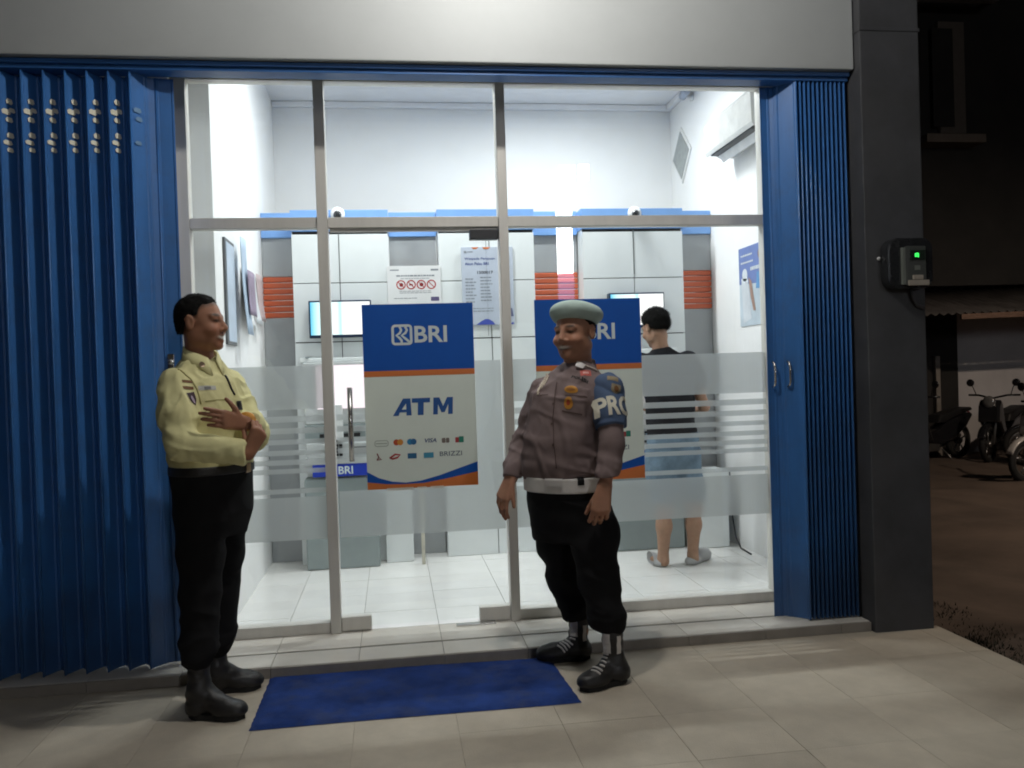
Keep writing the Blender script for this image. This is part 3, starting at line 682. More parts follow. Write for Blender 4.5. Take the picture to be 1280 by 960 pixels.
class Vox:
    def __init__(s, lo, hi, h):
        s.lo = np.array(lo, float); s.h = h; s.n = np.ceil((np.array(hi)-s.lo)/h).astype(int)+1
        s.F = np.full(s.n, .08, np.float32)
    def reg(s, lo, hi):
        a = np.clip(np.floor((np.array(lo)-s.lo)/s.h).astype(int), 0, s.n-1); b = np.clip(np.ceil((np.array(hi)-s.lo)/s.h).astype(int)+1, 1, s.n)
        sl = tuple(slice(p, q) for p, q in zip(a, b))
        g = [(s.lo[i] + s.h*np.arange(a[i], b[i])).astype(np.float32) for i in range(3)]
        return sl, np.stack(np.meshgrid(*g, indexing='ij'), -1)
    def comb(s, sl, d, k, op='u'):
        f = s.F[sl]; d = d.astype(np.float32)
        if op == 'u':
            if k <= 0: s.F[sl] = np.minimum(f, d)
            else:
                hh = np.clip(.5+.5*(d-f)/k, 0, 1); s.F[sl] = d*(1-hh)+f*hh - k*hh*(1-hh)
        else:  # subtract
            nd = -d; hh = np.clip(.5-.5*(nd-f)/max(k,1e-4), 0, 1); s.F[sl] = nd*(1-hh)+f*hh + k*hh*(1-hh)
    def cone(s, p, q, r1, r2, k=.01, op='u', flat=False, sq=None):
        p = np.array(p, float); q = np.array(q, float); m = max(r1, r2)+k+.03
        sl, P = s.reg(np.minimum(p, q)-m, np.maximum(p, q)+m)
        if P.size == 0: return
        d = q-p; L2 = d@d; t = np.clip(((P-p)@d)/L2, 0, 1); D = P-(p+t[...,None]*d)
        if sq is not None:   # squash along a direction: (axis, factor)
            ax, fc = np.array(sq[0], float), sq[1]; ax = ax/np.linalg.norm(ax); D = D + ((D@ax)*(fc-1))[...,None]*ax
        dist = np.linalg.norm(D, axis=-1) - (r1+(r2-r1)*t)
        if flat: dist = np.maximum(dist, ((P-q)@d)/math.sqrt(L2))
        s.comb(sl, dist, k, op)
    def chain(s, pts, rs, k=.012):
        for i in range(len(pts)-1): s.cone(pts[i], pts[i+1], rs[i], rs[i+1], k)
    def ell(s, c, r, R=None, k=.01, op='u', cut=None):
        c = np.array(c, float); r = np.array(r, float); R = np.eye(3) if R is None else R
        m = max(r)+k+.03; sl, P = s.reg(c-m, c+m)
        if P.size == 0: return
        q = (P-c)@R.T; k0 = np.linalg.norm(q/r, axis=-1); k1 = np.linalg.norm(q/(r*r), axis=-1); d = k0*(k0-1)/np.maximum(k1, 1e-6)
        if cut is not None: d = np.maximum(d, cut(q))
        s.comb(sl, d, k, op)
    def loft(s, secs, yaw, k=.02, n=2.3, zround=.012):
        """stacked rounded sections: (z, cx, cy, half width, half depth)"""
        S = np.array(secs, float); S = S[np.argsort(S[:,0])]; m = S[:,3:5].max()+k+.03
        lo = [S[:,1].min()-m, S[:,2].min()-m, S[0,0]-.03]; hi = [S[:,1].max()+m, S[:,2].max()+m, S[-1,0]+.03]
        sl, P = s.reg(lo, hi); z = P[...,2]
        g = lambda j: np.interp(z, S[:,0], S[:,j])
        dx, dy = P[...,0]-g(1), P[...,1]-g(2); fx, fy = math.cos(yaw), math.sin(yaw)
        v = dx*fx+dy*fy; u = -dx*fy+dy*fx; a, b = g(3), g(4)
        e = (np.abs(u/a)**n+np.abs(v/b)**n)**(1/n); d = (e-1)*np.minimum(a, b)
        d = np.maximum(d, np.maximum(S[0,0]-z, z-S[-1,0]))
        s.comb(sl, d, k)
    def plane_cut(s, lo, hi, p, nrm):
        sl, P = s.reg(lo, hi); nrm = np.array(nrm, float); nrm /= np.linalg.norm(nrm)
        s.F[sl] = np.maximum(s.F[sl], ((P-np.array(p))@nrm).astype(np.float32))
    def disp(s, fn):
        idx = np.nonzero(np.abs(s.F) < .03); P = s.lo + np.stack(idx, -1)*s.h
        s.F[idx] += fn(P).astype(np.float32)
    def sample(s, P):
        q = (np.asarray(P)-s.lo)/s.h; i = np.clip(np.floor(q).astype(int), 0, s.n-2); t = np.clip(q-i, 0, 1); F = s.F; r = 0
        for a in (0,1):
            for b in (0,1):
                for c in (0,1):
                    r = r + F[i[...,0]+a, i[...,1]+b, i[...,2]+c]*np.abs(1-a-t[...,0])*np.abs(1-b-t[...,1])*np.abs(1-c-t[...,2])
        return r
    def grad(s, P):
        e = s.h; g = np.stack([s.sample(P+np.eye(3)[i]*e)-s.sample(P-np.eye(3)[i]*e) for i in range(3)], -1)
        return g/np.maximum(np.linalg.norm(g, axis=-1, keepdims=True), 1e-9)
    def hit(s, px, py):
        d = ray(px, py); d = d/np.linalg.norm(d); t = 2.5
        ts = np.arange(2.6, 6.8, .004); P = CAMP + ts[:,None]*d
        ok = np.all((P > s.lo+.001) & (P < s.lo+(s.n-1)*s.h-.001), axis=1); ts = ts[ok]
        f = s.sample(CAMP + ts[:,None]*d); i = np.argmax(f < 0)
        if not (f < 0).any(): return None
        return CAMP + ts[i]*d
    def mesh(s, smooth=2):
        F = s.F; S = F < 0; n = s.n
        C = np.zeros(n-1, np.int8)
        for a in (0,1):
            for b in (0,1):
                for c in (0,1): C += S[a:n[0]-1+a, b:n[1]-1+b, c:n[2]-1+c]
        act = np.nonzero((C > 0) & (C < 8)); N = len(act[0]); I = np.stack(act, -1)
        ids = np.full(n-1, -1, np.int64); ids[act] = np.arange(N)
        acc = np.zeros((N, 3)); cnt = np.zeros(N)
        cor = [(a,b,c) for a in (0,1) for b in (0,1) for c in (0,1)]
        val = {c: F[I[:,0]+c[0], I[:,1]+c[1], I[:,2]+c[2]] for c in cor}
        for c in cor:
            for ax in range(3):
                if c[ax] == 0:
                    e = list(c); e[ax] = 1; e = tuple(e); fa, fb = val[c], val[e]; m = (fa < 0) != (fb < 0)
                    t = fa[m]/(fa[m]-fb[m]); p = np.array(c, float)[None].repeat(m.sum(), 0); p[:,ax] += t; acc[m] += p; cnt[m] += 1
        V = s.lo + s.h*(I + acc/np.maximum(cnt,1)[:,None])
        Q = []
        for ax in range(3):
            o1, o2 = (ax+1)%3, (ax+2)%3; sa = [slice(None)]*3; sb = [slice(None)]*3; sa[ax] = slice(0,-1); sb[ax] = slice(1,None)
            A, Bq = S[tuple(sa)], S[tuple(sb)]; E = np.stack(np.nonzero(A != Bq), -1)
            E = E[(E[:,o1] > 0)&(E[:,o2] > 0)&(E[:,o1] < n[o1]-1)&(E[:,o2] < n[o2]-1)]
            def cell(d1, d2):
                k = E.copy(); k[:,o1] += d1; k[:,o2] += d2; return ids[k[:,0],k[:,1],k[:,2]]
            q = np.stack([cell(-1,-1), cell(0,-1), cell(0,0), cell(-1,0)], -1); inside = A[E[:,0],E[:,1],E[:,2]]
            q[~inside] = q[~inside][:, ::-1]; Q.append(q)
        Q = np.concatenate(Q); Q = Q[(Q >= 0).all(1)]
        for _ in range(smooth):
            a = np.zeros_like(V); c = np.zeros(N)
            for i in range(4):
                j = (i+1) % 4
                np.add.at(a, Q[:,i], V[Q[:,j]]); np.add.at(c, Q[:,i], 1); np.add.at(a, Q[:,j], V[Q[:,i]]); np.add.at(c, Q[:,j], 1)
            V = V*.5 + .5*a/np.maximum(c,1)[:,None]
        return V, Q
def vox_obj(name, vx, m, parent, smooth=2, color=None):
    V, Q = vx.mesh(smooth); o = mesh_obj(name, V, Q, m, parent, smooth=True)
    if color is not None:
        at = o.data.color_attributes.new('tone', 'FLOAT_COLOR', 'POINT'); c = np.ones((len(V), 4), np.float32); c[:,:3] = color(V); at.data.foreach_set('color', c.ravel())
    return o
def decal(vx, hitp, wd, ht, m, name, parent, shape='rect', rot=0., lift=.002, up=(0,0,1), n=8):
    if isinstance(hitp, tuple) and len(hitp) == 2: hitp = vx.hit(*hitp)
    if hitp is None: print('decal missed', name); return None
    N = vx.grad(hitp); U, Vv = frame_on(N, up, rot); v = []; f = []
    for j in range(n+1):
        for i in range(n+1):
            a, b = 2*i/n-1, 2*j/n-1
            if shape == 'ellipse':
                r = max(abs(a), abs(b)); l = math.hypot(a, b) or 1; a, b = a/l*r, b/l*r
            if shape == 'shield': a *= (1 if b > -.2 else 1 - .8*((-.2-b)/.8)**1.5)
            v.append(hitp + U*a*wd/2 + Vv*b*ht/2)
    v = stick(vx, np.array(v), N, lift)
    for j in range(n):
        for i in range(n): f.append((j*(n+1)+i, j*(n+1)+i+1, (j+1)*(n+1)+i+1, (j+1)*(n+1)+i))
    return mesh_obj(name, v, f, m, parent, smooth=True)
def frame_on(N, up, rot):
    up = np.array(up, float); Vv = up - N*(up@N); Vv /= np.linalg.norm(Vv); U = np.cross(Vv, N)
    c, s = math.cos(rot), math.sin(rot); return U*c+Vv*s, Vv*c-U*s
def stick(vx, v, N, lift):
    for _ in range(6): v = v - N*np.clip(vx.sample(v), -.02, .02)[:,None]
    return v + vx.grad(v)*lift
def decal_text(vx, hitp, s, ht, wd, m, name, parent, rot=0., lift=.0035, bold=.02, up=(0,0,1)):
    if isinstance(hitp, tuple) and len(hitp) == 2: hitp = vx.hit(*hitp)
    if hitp is None: print('text missed', s); return None
    N = vx.grad(hitp); U, Vv = frame_on(N, up, rot)
    t, f = text2d(s, bold); me = bmesh.new()
    vs_ = [me.verts.new((p[0]/t[:,0].max()-.5, p[1]-.5, 0)) for p in t]
    for q in f:
        try: me.faces.new([vs_[i] for i in q])
        except ValueError: pass
    bmesh.ops.triangulate(me, faces=me.faces[:]); bmesh.ops.subdivide_edges(me, edges=me.edges[:], cuts=1, use_grid_fill=True)
    me.verts.index_update(); tv = np.array([p.co[:] for p in me.verts]); tf = [tuple(p.index for p in q.verts) for q in me.faces]; me.free()
    v = hitp + tv[:,:1]*wd*U + tv[:,1:2]*ht*Vv
    return mesh_obj(name, stick(vx, v, N, lift), tf, m, parent)
def surf_tube(vx, pix, r, m, name, parent, lift=.0, braid=False):
    P = [vx.hit(*p) for p in pix]; P = [p for p in P if p is not None]
    if len(P) < 2: print('tube missed', name); return
    out = []
    for a, b in zip(P, P[1:]):
        for t in np.linspace(0, 1, 13 if braid else 5)[:-1]: out.append(a*(1-t)+b*t)
    out.append(P[-1]); out = np.array(out); N = vx.grad(out)
    out = out - N*np.clip(vx.sample(out), -.03, .03)[:,None] + N*(r*.6+lift)
    rr = [r*(1+.28*math.sin(i*1.6)) for i in range(len(out))] if braid else r
    return MB().tube(out, rr, 8).build(name, m, parent, smooth=True)

def yawR(yaw, pitch=0., roll=0.):
    """rows: forward, left, up in world"""
    f = np.array([math.cos(yaw)*math.cos(pitch), math.sin(yaw)*math.cos(pitch), math.sin(pitch)]); l = np.array([-math.sin(yaw), math.cos(yaw), 0]); u = np.cross(f, l)
    l2 = l*math.cos(roll)+u*math.sin(roll); u2 = u*math.cos(roll)-l*math.sin(roll); return np.stack([f, l2, u2])
def head(V, c, R, wide=1., smile=True):
    T = lambda x, y, z: np.array(c) + np.array([x, y*wide, z])@R
    e = lambda p, r, k=.015, op='u': V.ell(T(*p), (r[0], r[1]*wide, r[2]), R, k, op)
    e((-.014,0,.036), (.094,.076,.084)); e((.026,0,-.022), (.066,.063,.088), .02); e((.026,0,-.072), (.056,.053,.040), .02)
    e((.068,0,-.100), (.022,.024,.018), .016)
    for s in (-1, 1):
        e((.056, s*.038, -.034), (.032,.027,.025), .016); e((-.004, s*.052, -.058), (.038,.016,.034), .02)
        e((.092, s*.032, .004), (.012,.017,.009), .010, 's'); e((.072, s*.031, .004), (.0135,.014,.0125), .004)
        e((.090, s*.0165, -.034), (.013,.009,.009), .006)
        V.cone(T(.070, s*.046, .022), T(.081, s*.014, .023), .008, .007, .014)
        # ears
        e((-.012, s*.078, -.004), (.020,.009,.033), .006); e((-.004, s*.086, -.002), (.010,.006,.020), .004, 's')
        V.cone(T(-.03, s*.079, .012), T(-.018, s*.080, .026), .006, .006, .004)
    V.cone(T(.084,0,.012), T(.104,0,-.026), .009, .0135, .012)
    # mouth: lips, and the open smile between them
    for s in (-1, 1):
        V.cone(T(.090,0,-.056), T(.079, s*.026, -.053), .0065, .005, .008); V.cone(T(.087,0,-.080), T(.078, s*.024, -.058), .0075, .005, .008)
        V.cone(T(.095,0,-.068), T(.086, s*.027, -.056), .0075 if smile else .002, .003, .003, 's')
    V.cone(T(.081,-.016,-.064), T(.081,.016,-.064), .006, .006, .002)
    return T
def head_paint(c, R, wide=1., skin=(1,1,1), hairline=None):
    def fn(P):
        q = (P-np.array(c))@R.T; q[:,1] /= wide; col = np.ones((len(P),3)); x, y, z = q[:,0], q[:,1], q[:,2]; near = (np.abs(q) < .16).all(1)
        g = lambda cx, cy, cz, rx, ry, rz: np.exp(-(((x-cx)/rx)**2+((np.abs(y)-cy)/ry)**2+((z-cz)/rz)**2))
        br = np.clip(1.5*g(.085,.034,.029,.03,.020,.0065), 0, 1)*near; col *= (1-.85*br)[:,None]
        ey = np.clip(1.8*g(.085,.031,.004,.02,.017,.0055), 0, 1)*near; col *= (1-.88*ey)[:,None]
        lp = np.clip(1.4*g(.090,.0,-.066,.02,.028,.018), 0, 1)*near; col = col*(1-lp[:,None]*.45*np.array([.35,.75,.8]))
        mo = np.clip(1.8*g(.088,.0,-.068,.02,.024,.008), 0, 1)*near; te = np.clip(1.5*np.exp(-(((x-.084)/.014)**2+(y/.022)**2+((z+.0630)/.0060)**2)), 0, .95)*near
        col = col*(1-mo[:,None]*.8); col = col*(1-te[:,None]) + te[:,None]*np.array([2.3,4.0,5.6])*.85
        ck = np.clip(g(.07,.04,-.03,.04,.025,.02), 0, 1)*near; col = col*(1+ck[:,None]*np.array([.12,.0,-.03]))
        st = np.clip(g(.07,.0,-.09,.06,.05,.02), 0, 1)*near; col *= (1-.12*st)[:,None]
        if hairline is not None:
            hz = np.interp(x, [l[0] for l in hairline], [l[1] for l in hairline]); fade = np.clip(1-(hz-z)/.022, 0, 1)*near*(z > -.07)*(np.abs(y) < .0772); col *= (1-.75*fade)[:,None]
        col *= (.94+.12*vnoise(P*60))[:,None]
        return col
    return fn
def hand(V, wr, d, n, t, curl=(.25,.3,.35,.4), thumb=(.75,.6,.25), sc_=1., spread=1.):
    """palm and five fingers: wrist, finger direction, palm normal, thumb side"""
    unit = lambda a: np.array(a, float)/np.linalg.norm(a)
    wr = np.array(wr, float); d = unit(d); n = np.array(n, float); n = unit(n - d*(n@d)); s = np.cross(d, n); t = s if s@np.array(t, float) > 0 else -s
    off = (.031,.011,-.010,-.030); base = (.092,.096,.091,.082)
    lens = ((.043,.026,.021),(.048,.030,.023),(.044,.028,.022),(.034,.021,.019))
    for i in range(4):
        kn = wr + (d*base[i] + t*off[i])*sc_; V.cone(wr + t*off[i]*.5*sc_ - d*.02, kn, .017*sc_, .0135*sc_, .012)
        dr = unit(d + t*off[i]*2.5*spread); nn = unit(n - dr*(n@dr)); p = kn; r = .0104*sc_
        for j in range(3):
            a = curl[i]*(.9 if j == 0 else 1.15); dr, nn = dr*math.cos(a)+nn*math.sin(a), nn*math.cos(a)-dr*math.sin(a)
            q = p + dr*lens[i][j]*sc_; V.cone(p, q, r, r*.93, .003); p = q; r *= .93
    p = wr + (d*.018 + t*.020)*sc_; dr = unit(d*thumb[0]+t*thumb[1]+n*thumb[2]); r = .0155*sc_
    for j, L in enumerate((.046,.034,.027)):
        q = p + dr*L*sc_; V.cone(p, q, r, r*.82, .006 if j == 0 else .003); p = q; r *= .82; dr = unit(dr + d*.18 + n*.10)
# ---------------------------------------------------------------- people: materials
def skin_mat(name, col):
    m = mat(name, col, .5, var=.06, scale=30, bump=.12, bscale=300, spec=.22)
    n = m.node_tree.nodes; l = m.node_tree.links; p = n['Principled BSDF']; old = p.inputs['Base Color'].links[0].from_socket
    at = n.new('ShaderNodeAttribute'); at.attribute_name = 'tone'; mx = n.new('ShaderNodeMix'); mx.data_type = 'RGBA'; mx.blend_type = 'MULTIPLY'; mx.inputs[0].default_value = 1
    l.new(old, mx.inputs[6]); l.new(at.outputs['Color'], mx.inputs[7]); l.new(mx.outputs[2], p.inputs['Base Color'])
    p.inputs['Subsurface Weight'].default_value = .08; p.inputs['Subsurface Scale'].default_value = .01
    return m
def cloth(name, col, rough=.85, var=.08): return mat(name, col, rough, var=var, scale=14, bump=.10, bscale=420, spec=.15)
M_skin1, M_skin2, M_skin3 = skin_mat('skin warm brown', (.32,.155,.095)), skin_mat('skin tan', (.37,.19,.122)), skin_mat('skin light tan', (.36,.21,.14))
M_hair = mat('black hair', (.008,.0075,.007), .8, var=.4, scale=60, bump=.8, bscale=260, spec=.12)
M_yel = cloth('pale yellow uniform', (.68,.64,.34)); M_blk = cloth('black trouser cloth', (.010,.010,.011), var=.2); M_brn = cloth('taupe uniform', (.185,.138,.134))
M_boot = mat('black leather', (.016,.015,.015), .48, var=.3, scale=25, bump=.3, bscale=60)
dusty(M_boot, (.035,.032,.03), .3, 14)
M_sole = mat('boot sole', (.010,.010,.010), .8, var=.2)
M_wht = mat('white webbing', (.66,.63,.60), .6, var=.08, scale=20, bump=.2, bscale=200)
M_gold = mat('gold badge', (.60,.28,.05), .4, metal=.3, var=.15, scale=40)
M_tee = cloth('black tee', (.018,.018,.021)); M_jean = mat('denim', (.15,.21,.27), .9, var=.3, scale=9, bump=.3, bscale=300, spec=.1)
X_ = lambda *a: np.array(a, float)
def hair_obj(c, R, parent, line, wide=1., th=.010, lo_cut=True, smooth=1):
    V = Vox(np.array(c)-.17, np.array(c)+.17, .004)
    V.ell(np.array(c)+X_(-.014,0,.036)@R, (.094+th, .076*wide+th*.75, .084+th), R, .01)
    V.ell(np.array(c)+X_(-.028,0,-.005)@R, (.080+th*.5, .071*wide+th*.4, .085), R, .01)
    sl, P = V.reg(np.array(c)-.17, np.array(c)+.17); q = (P-np.array(c))@R.T
    hz = np.interp(q[...,0], [l[0] for l in line], [l[1] for l in line])
    V.F[sl] += (.7*th*np.clip(1-(q[...,2]-hz)/.035, 0, 1)).astype(np.float32)
    V.F[sl] = np.maximum(V.F[sl], (hz-q[...,2]).astype(np.float32))
    V.disp(lambda P: .005*(vnoise(P*45)-.5)+.004*(vnoise(P*110)-.5))
    P, Q = V.mesh(smooth); N = V.grad(P); r3 = np.random.RandomState(9); vv = P.tolist(); ff = Q.tolist()
    for i in r3.choice(len(P), min(len(P), 4200), replace=False):
        n_ = N[i]; t_ = -R[0]*.7 + R[2]*(-.5 if (P[i]-c)@R[2] < .05 else .35) + r3.randn(3)*.35; t_ = t_ - n_*(t_@n_); t_ /= np.linalg.norm(t_)+1e-6; s_ = np.cross(n_, t_)*.0011
        L_ = th*(.9+.9*r3.rand()); b = len(vv); q0 = P[i]-n_*.001; q1 = P[i]+n_*L_*.35+t_*L_*1.3
        vv += [(q0+s_).tolist(), (q0-s_).tolist(), q1.tolist()]; ff.append([b, b+1, b+2])
    return mesh_obj('hair', vv, ff, M_hair, parent, smooth=True)
def boot(parent, heel, toe, ankle, shaft_top, white=False, r=.047):
    heel, toe, ankle, top = (np.array(a, float) for a in (heel, toe, ankle, shaft_top)); heel[2] = toe[2] = 0
    d = toe-heel; L = np.linalg.norm(d); d /= L; s = np.array([-d[1], d[0], 0]); up = X_(0,0,1); R = np.stack([d, s, up])
    V = Vox(np.minimum.reduce([heel, toe, ankle, top])-.09, np.maximum.reduce([heel, toe, ankle, top])+.09, .0045)
    g = lambda a, b, c: heel + d*a*L + s*b + up*c
    V.ell(g(.15,0,.045), (.045,.036,.045), R, .02); V.ell(g(.70,.004,.038), (.075,.047,.036), R, .03); V.ell(g(.86,.003,.036), (.042,.042,.034), R, .02)
    V.cone(ankle, g(.66,.0,.050), .045, .034, .04); V.cone(ankle, g(.17,0,.05), .044, .040, .03); V.cone(ankle, top, .044, r, .02)
    V.plane_cut(V.lo-1, V.lo+9, (0,0,.022), (0,0,-1))
    V.disp(lambda P: .003*ridged(P*[22,22,40])*(P[:,2] > .07))
    b = vox_obj('boot', V, M_boot, parent, 1)
    out = []
    for i in range(28):
        a = 2*math.pi*i/28; x = .5+.5*math.cos(a); wd = np.interp(x, [0,.15,.45,.72,.9,1], [.0,.036,.033,.047,.036,.0]) ; out.append(g(x*1.02-.01, math.copysign(wd, math.sin(a)) if abs(math.sin(a)) > 1e-6 else 0, 0)[:2])
    MB().prism([tuple(p) for p in out], 'z', .001, .026).build('sole', M_sole, b, bevel=.002)
    return b, V, g
def collar(parent, c, yaw, m, r0=.066, r1=.098, h=.040, drop=.020, tilt=.25, name='collar', squash=.86, point=.035):
    """fold-over shirt collar, open at the throat"""
    v = []; f = []; n = 40; F = X_(math.cos(yaw), math.sin(yaw), 0); Lv = X_(-math.sin(yaw), math.cos(yaw), 0); c = np.array(c, float)
    for i in range(n+1):
        a = math.radians(14) + math.radians(332)*i/n; ca, sa = math.cos(a), math.sin(a); front = max(0, ca)**6
        for r, z in ((r0, -.008), (r0+.002, h*(1-.5*front)), (r0+.010, h*(1-.5*front)+.002), (r1+.012*front, -drop-point*front)):
            v.append(c + F*(ca*r*squash - .2*(z) - tilt*.0) + Lv*sa*r + X_(0,0,z - tilt*.09*ca))
    for i in range(n):
        for k in range(3): f.append((i*4+k, i*4+k+1, (i+1)*4+k+1, (i+1)*4+k))
    o = mesh_obj(name, v, f, m, parent, smooth=True); q = o.modifiers.new('thickness', 'SOLIDIFY'); q.thickness = .0035; q.offset = 0
    return o

# ================================================================ guard in the yellow shirt
def guard():
    root = thing('person', 'man in pale yellow uniform shirt and black trousers, arms folded, facing right', 'person', (-.80, 3.78, 0))
    yaw = math.radians(-38); F = X_(math.cos(yaw), math.sin(yaw), 0); Rt = X_(math.sin(yaw), -math.cos(yaw), 0); up = X_(0,0,1)
    hipc, cheC = W(265, 610, 3.80), W(254, 500, 3.78); nb = W(252, 452, 3.78)
    hc = W(251.5, 404, 3.76); hR = yawR(math.radians(-14), .02)
    shR, elR, wrR = W(218, 481, 3.640), W(226, 556, 3.545), W(309, 566, 3.515)
    shL, elL, wrL = W(287, 480, 3.925), W(318, 541, 3.80), W(312, 527, 3.585)
    hpR, knR, anR = W(252, 640, 3.72), W(250, 745, 3.70), W(249, 840, 3.665)
    hpL, knL, anL = W(281, 640, 3.885), W(275, 742, 3.905), W(271, 822, 3.915)
    z = lambda py: W(260, py, 3.78)[2]; cx = lambda px, py, Y=3.79: W(px, py, Y)[:2]
    torso = [(z(628),)+tuple(cx(266,628))+(.186,.150), (z(592),)+tuple(cx(265,592))+(.172,.143), (z(560),)+tuple(cx(262,560))+(.173,.146), (z(530),)+tuple(cx(259,530))+(.178,.146),
             (z(500),)+tuple(cx(256,500))+(.182,.140), (z(478),)+tuple(cx(254,478))+(.166,.120), (z(464),)+tuple(cx(252,464))+(.122,.092), (z(452),)+tuple(cx(251,452))+(.090,.074), (z(446),)+tuple(cx(251,446))+(.060,.058)]
    lo, hi = X_(-1.25, 3.3, -.02), X_(-.42, 4.15, 1.80)
    # body
    Bd = Vox(lo, hi, .0045)
    Bd.loft([(a,b,c,d-.028,e-.028) for a,b,c,d,e in torso], yaw, .03)
    Bd.cone(nb - up*.03, hc + X_(-.022,0,-.05)@hR, .058, .053, .03)
    head(Bd, hc, hR)
    for a, b, c_, rr in ((shR, elR, wrR, .0), (shL, elL, wrL, .0)): Bd.chain([a, b, c_], [.045,.036,.026], .02)
    for a, b, c_ in ((hpR, knR, anR), (hpL, knL, anL)): Bd.chain([a, b, c_, c_-up*.03], [.07,.048,.034,.03], .03)
    # left hand laid over the right arm, fingers pointing back to the left, thumb up
    hand(Bd, W(304,529,3.560), W(262,521,3.480)-W(304,529,3.560), -F*.6+X_(.1,.75,-.15), (0,0,1), curl=(.08,.20,.28,.34), thumb=(.68,.75,-.05), sc_=.90, spread=.35)
    # right hand closed round the left forearm
    hand(Bd, W(312,563,3.515), W(325,538,3.52)-W(312,563,3.515), X_(-.55,.75,.1), (-1,-.3,.4), curl=(1.05,1.1,1.15,1.2), thumb=(.5,.15,.85), sc_=.90)
    HL1 = [(-.12,-.050),(-.06,-.030),(-.03,.004),(.0,.020),(.018,.034),(.030,.066),(.060,.080),(.085,.092)]
    vox_obj('body', Bd, M_skin1, root, 1, head_paint(hc, hR, hairline=HL1))
    hair_obj(hc, hR, root, HL1, th=.006)
    # shirt
    S = Vox(lo, hi, .0045)
    S.loft([t for t in torso[1:]], yaw, .02)
    S.chain([shR+up*.0, shR*.5+elR*.5, elR], [.064,.065,.058], .035); S.cone(elR, wrR, .057, .047, .03, flat=True)
    S.chain([shL, elL], [.064,.055], .035); S.cone(elL, wrL+(elL-wrL)*.06, .056, .046, .03, flat=True)
    def folds(P):
        Q = P + .07*(np.stack([vnoise(P*5), vnoise(P*5+9), vnoise(P*5+17)], -1)-.5)
        cr = lambda sc, o, t=.3: (lambda c: c*c*(3-2*c))(np.clip((ridged(Q*sc+o)-t)/(1-t), 0, 1))
        w_ = .0055*cr([10,10,4], 3.1) + .005*cr([4,4,12], 8.3) + .002*cr([18,18,10], 1.2)
        for el in (elL, elR): w_ += .008*cr([8,8,20], 2, .3)*np.exp(-(np.linalg.norm(P-el, axis=1)/.12)**2)
        for s_h in (shL, shR): w_ += .008*cr([18,18,6], 6)*np.exp(-((np.linalg.norm(P-s_h, axis=1)-.13)/.07)**2)
        w_ += .010*cr([20,20,4], 2, .2)*np.exp(-((P[:,2]-z(578)-.03)/.035)**2)
        return -w_ + .003
    S.disp(folds)
    S.plane_cut(S.lo, S.lo+9, (0,0,z(583)), (0,0,-1))
    sh = vox_obj('shirt', S, M_yel, root, 3)
    collar(root, (nb[0]+.004, nb[1]-.004, nb[2]+.012), yaw, M_yel, r0=.064, r1=.090, h=.034, drop=.022, point=.045)
    # trousers
    T = Vox(X_(-1.2,3.4,.02), X_(-.5,4.2,1.1), .005)
    hz = z(584)
    T.loft([(z(668),)+tuple(cx(266,668))+(.145,.120), (z(640),)+tuple(cx(266,640))+(.168,.138), (z(612),)+tuple(cx(266,612))+(.172,.142), (hz,)+tuple(cx(265,584))+(.172,.142)], yaw, .03)
    T.chain([hpR, knR*.5+hpR*.5, knR, knR*.35+anR*.65, anR+up*.06], [.094,.090,.077,.070,.055], .03)
    T.chain([hpL, knL*.5+hpL*.5, knL, knL*.35+anL*.65, anL+up*.05], [.094,.088,.075,.068,.054], .03)
    T.ell(W(289,690,3.84), (.040,.05,.085), None, .03)
    def tf(P):
        low = np.clip((.62-P[:,2])/.4, 0, 1); return -.010*ridged(P*[8,8,13])*(.5+.5*low) - .006*ridged(P*[14,14,30]+5)*np.exp(-((P[:,2]-.22)/.10)**2)
    T.disp(tf)
    vox_obj('trousers', T, M_blk, root, 1)
    # belt, buckle
    Bl = Vox(X_(-1.2,3.4,.85), X_(-.5,4.2,1.15), .005)
    Bl.loft([(z(591),)+tuple(cx(265,591))+(.180,.151), (z(580),)+tuple(cx(265,580))+(.180,.151)], yaw, 0); bo = vox_obj('belt', Bl, M_boot, root, 1)
    decal(Bl, W(309,588,3.66) if Bl.hit(309,587) is None else Bl.hit(309,587), .030, .052, mat('tan buckle', (.32,.20,.09), .4, metal=.3), 'belt_buckle', root, lift=.008)
    # boots
    boot(root, W(236,897,3.66), W(306,897,3.60), W(249,862,3.655), anR+up*.05)
    boot(root, W(262,862,3.93), W(326,856,3.95), W(270,835,3.915), anL+up*.04)
    # insignia
    br = mat('patch brown', (.16,.07,.02), .7, var=.2, scale=60)
    decal(S, (234,477), .052, .012, br, 'sleeve_chevron', root, rot=-.12); decal(S, (235,485), .055, .013, br, 'sleeve_chevron', root, rot=-.12)
    p = decal(S, (240,499), .048, .056, mat('patch dark violet', (.05,.025,.035), .7, var=.3, scale=50), 'sleeve_badge', root, 'shield')
    decal(S, (240,500), .020, .034, mat('patch lilac', (.40,.32,.40), .7, var=.3, scale=70), 'badge_emblem', p, 'ellipse', lift=.004)
    nt_ = decal(S, (259,485), .074, .018, mat('name tag silver', (.50,.50,.46), .5, var=.2, scale=50), 'name_tag', root, rot=-.05)
    decal(S, (259,485), .026, .010, mat('tag grey', (.2,.2,.2), .5), 'tag_print', nt_, lift=.004)
    decal(S, (251,457), .026, .026, mat('collar pin bronze', (.20,.14,.09), .4, metal=.5), 'collar_pin', root, 'ellipse', lift=.010)
    surf_tube(S, [(281,470),(285,478),(289,487),(293,494)], .0045, M_dark, 'lanyard', root)
    decal(S, (299,507), .032, .040, M_dark, 'badge_holder', root, lift=.004)
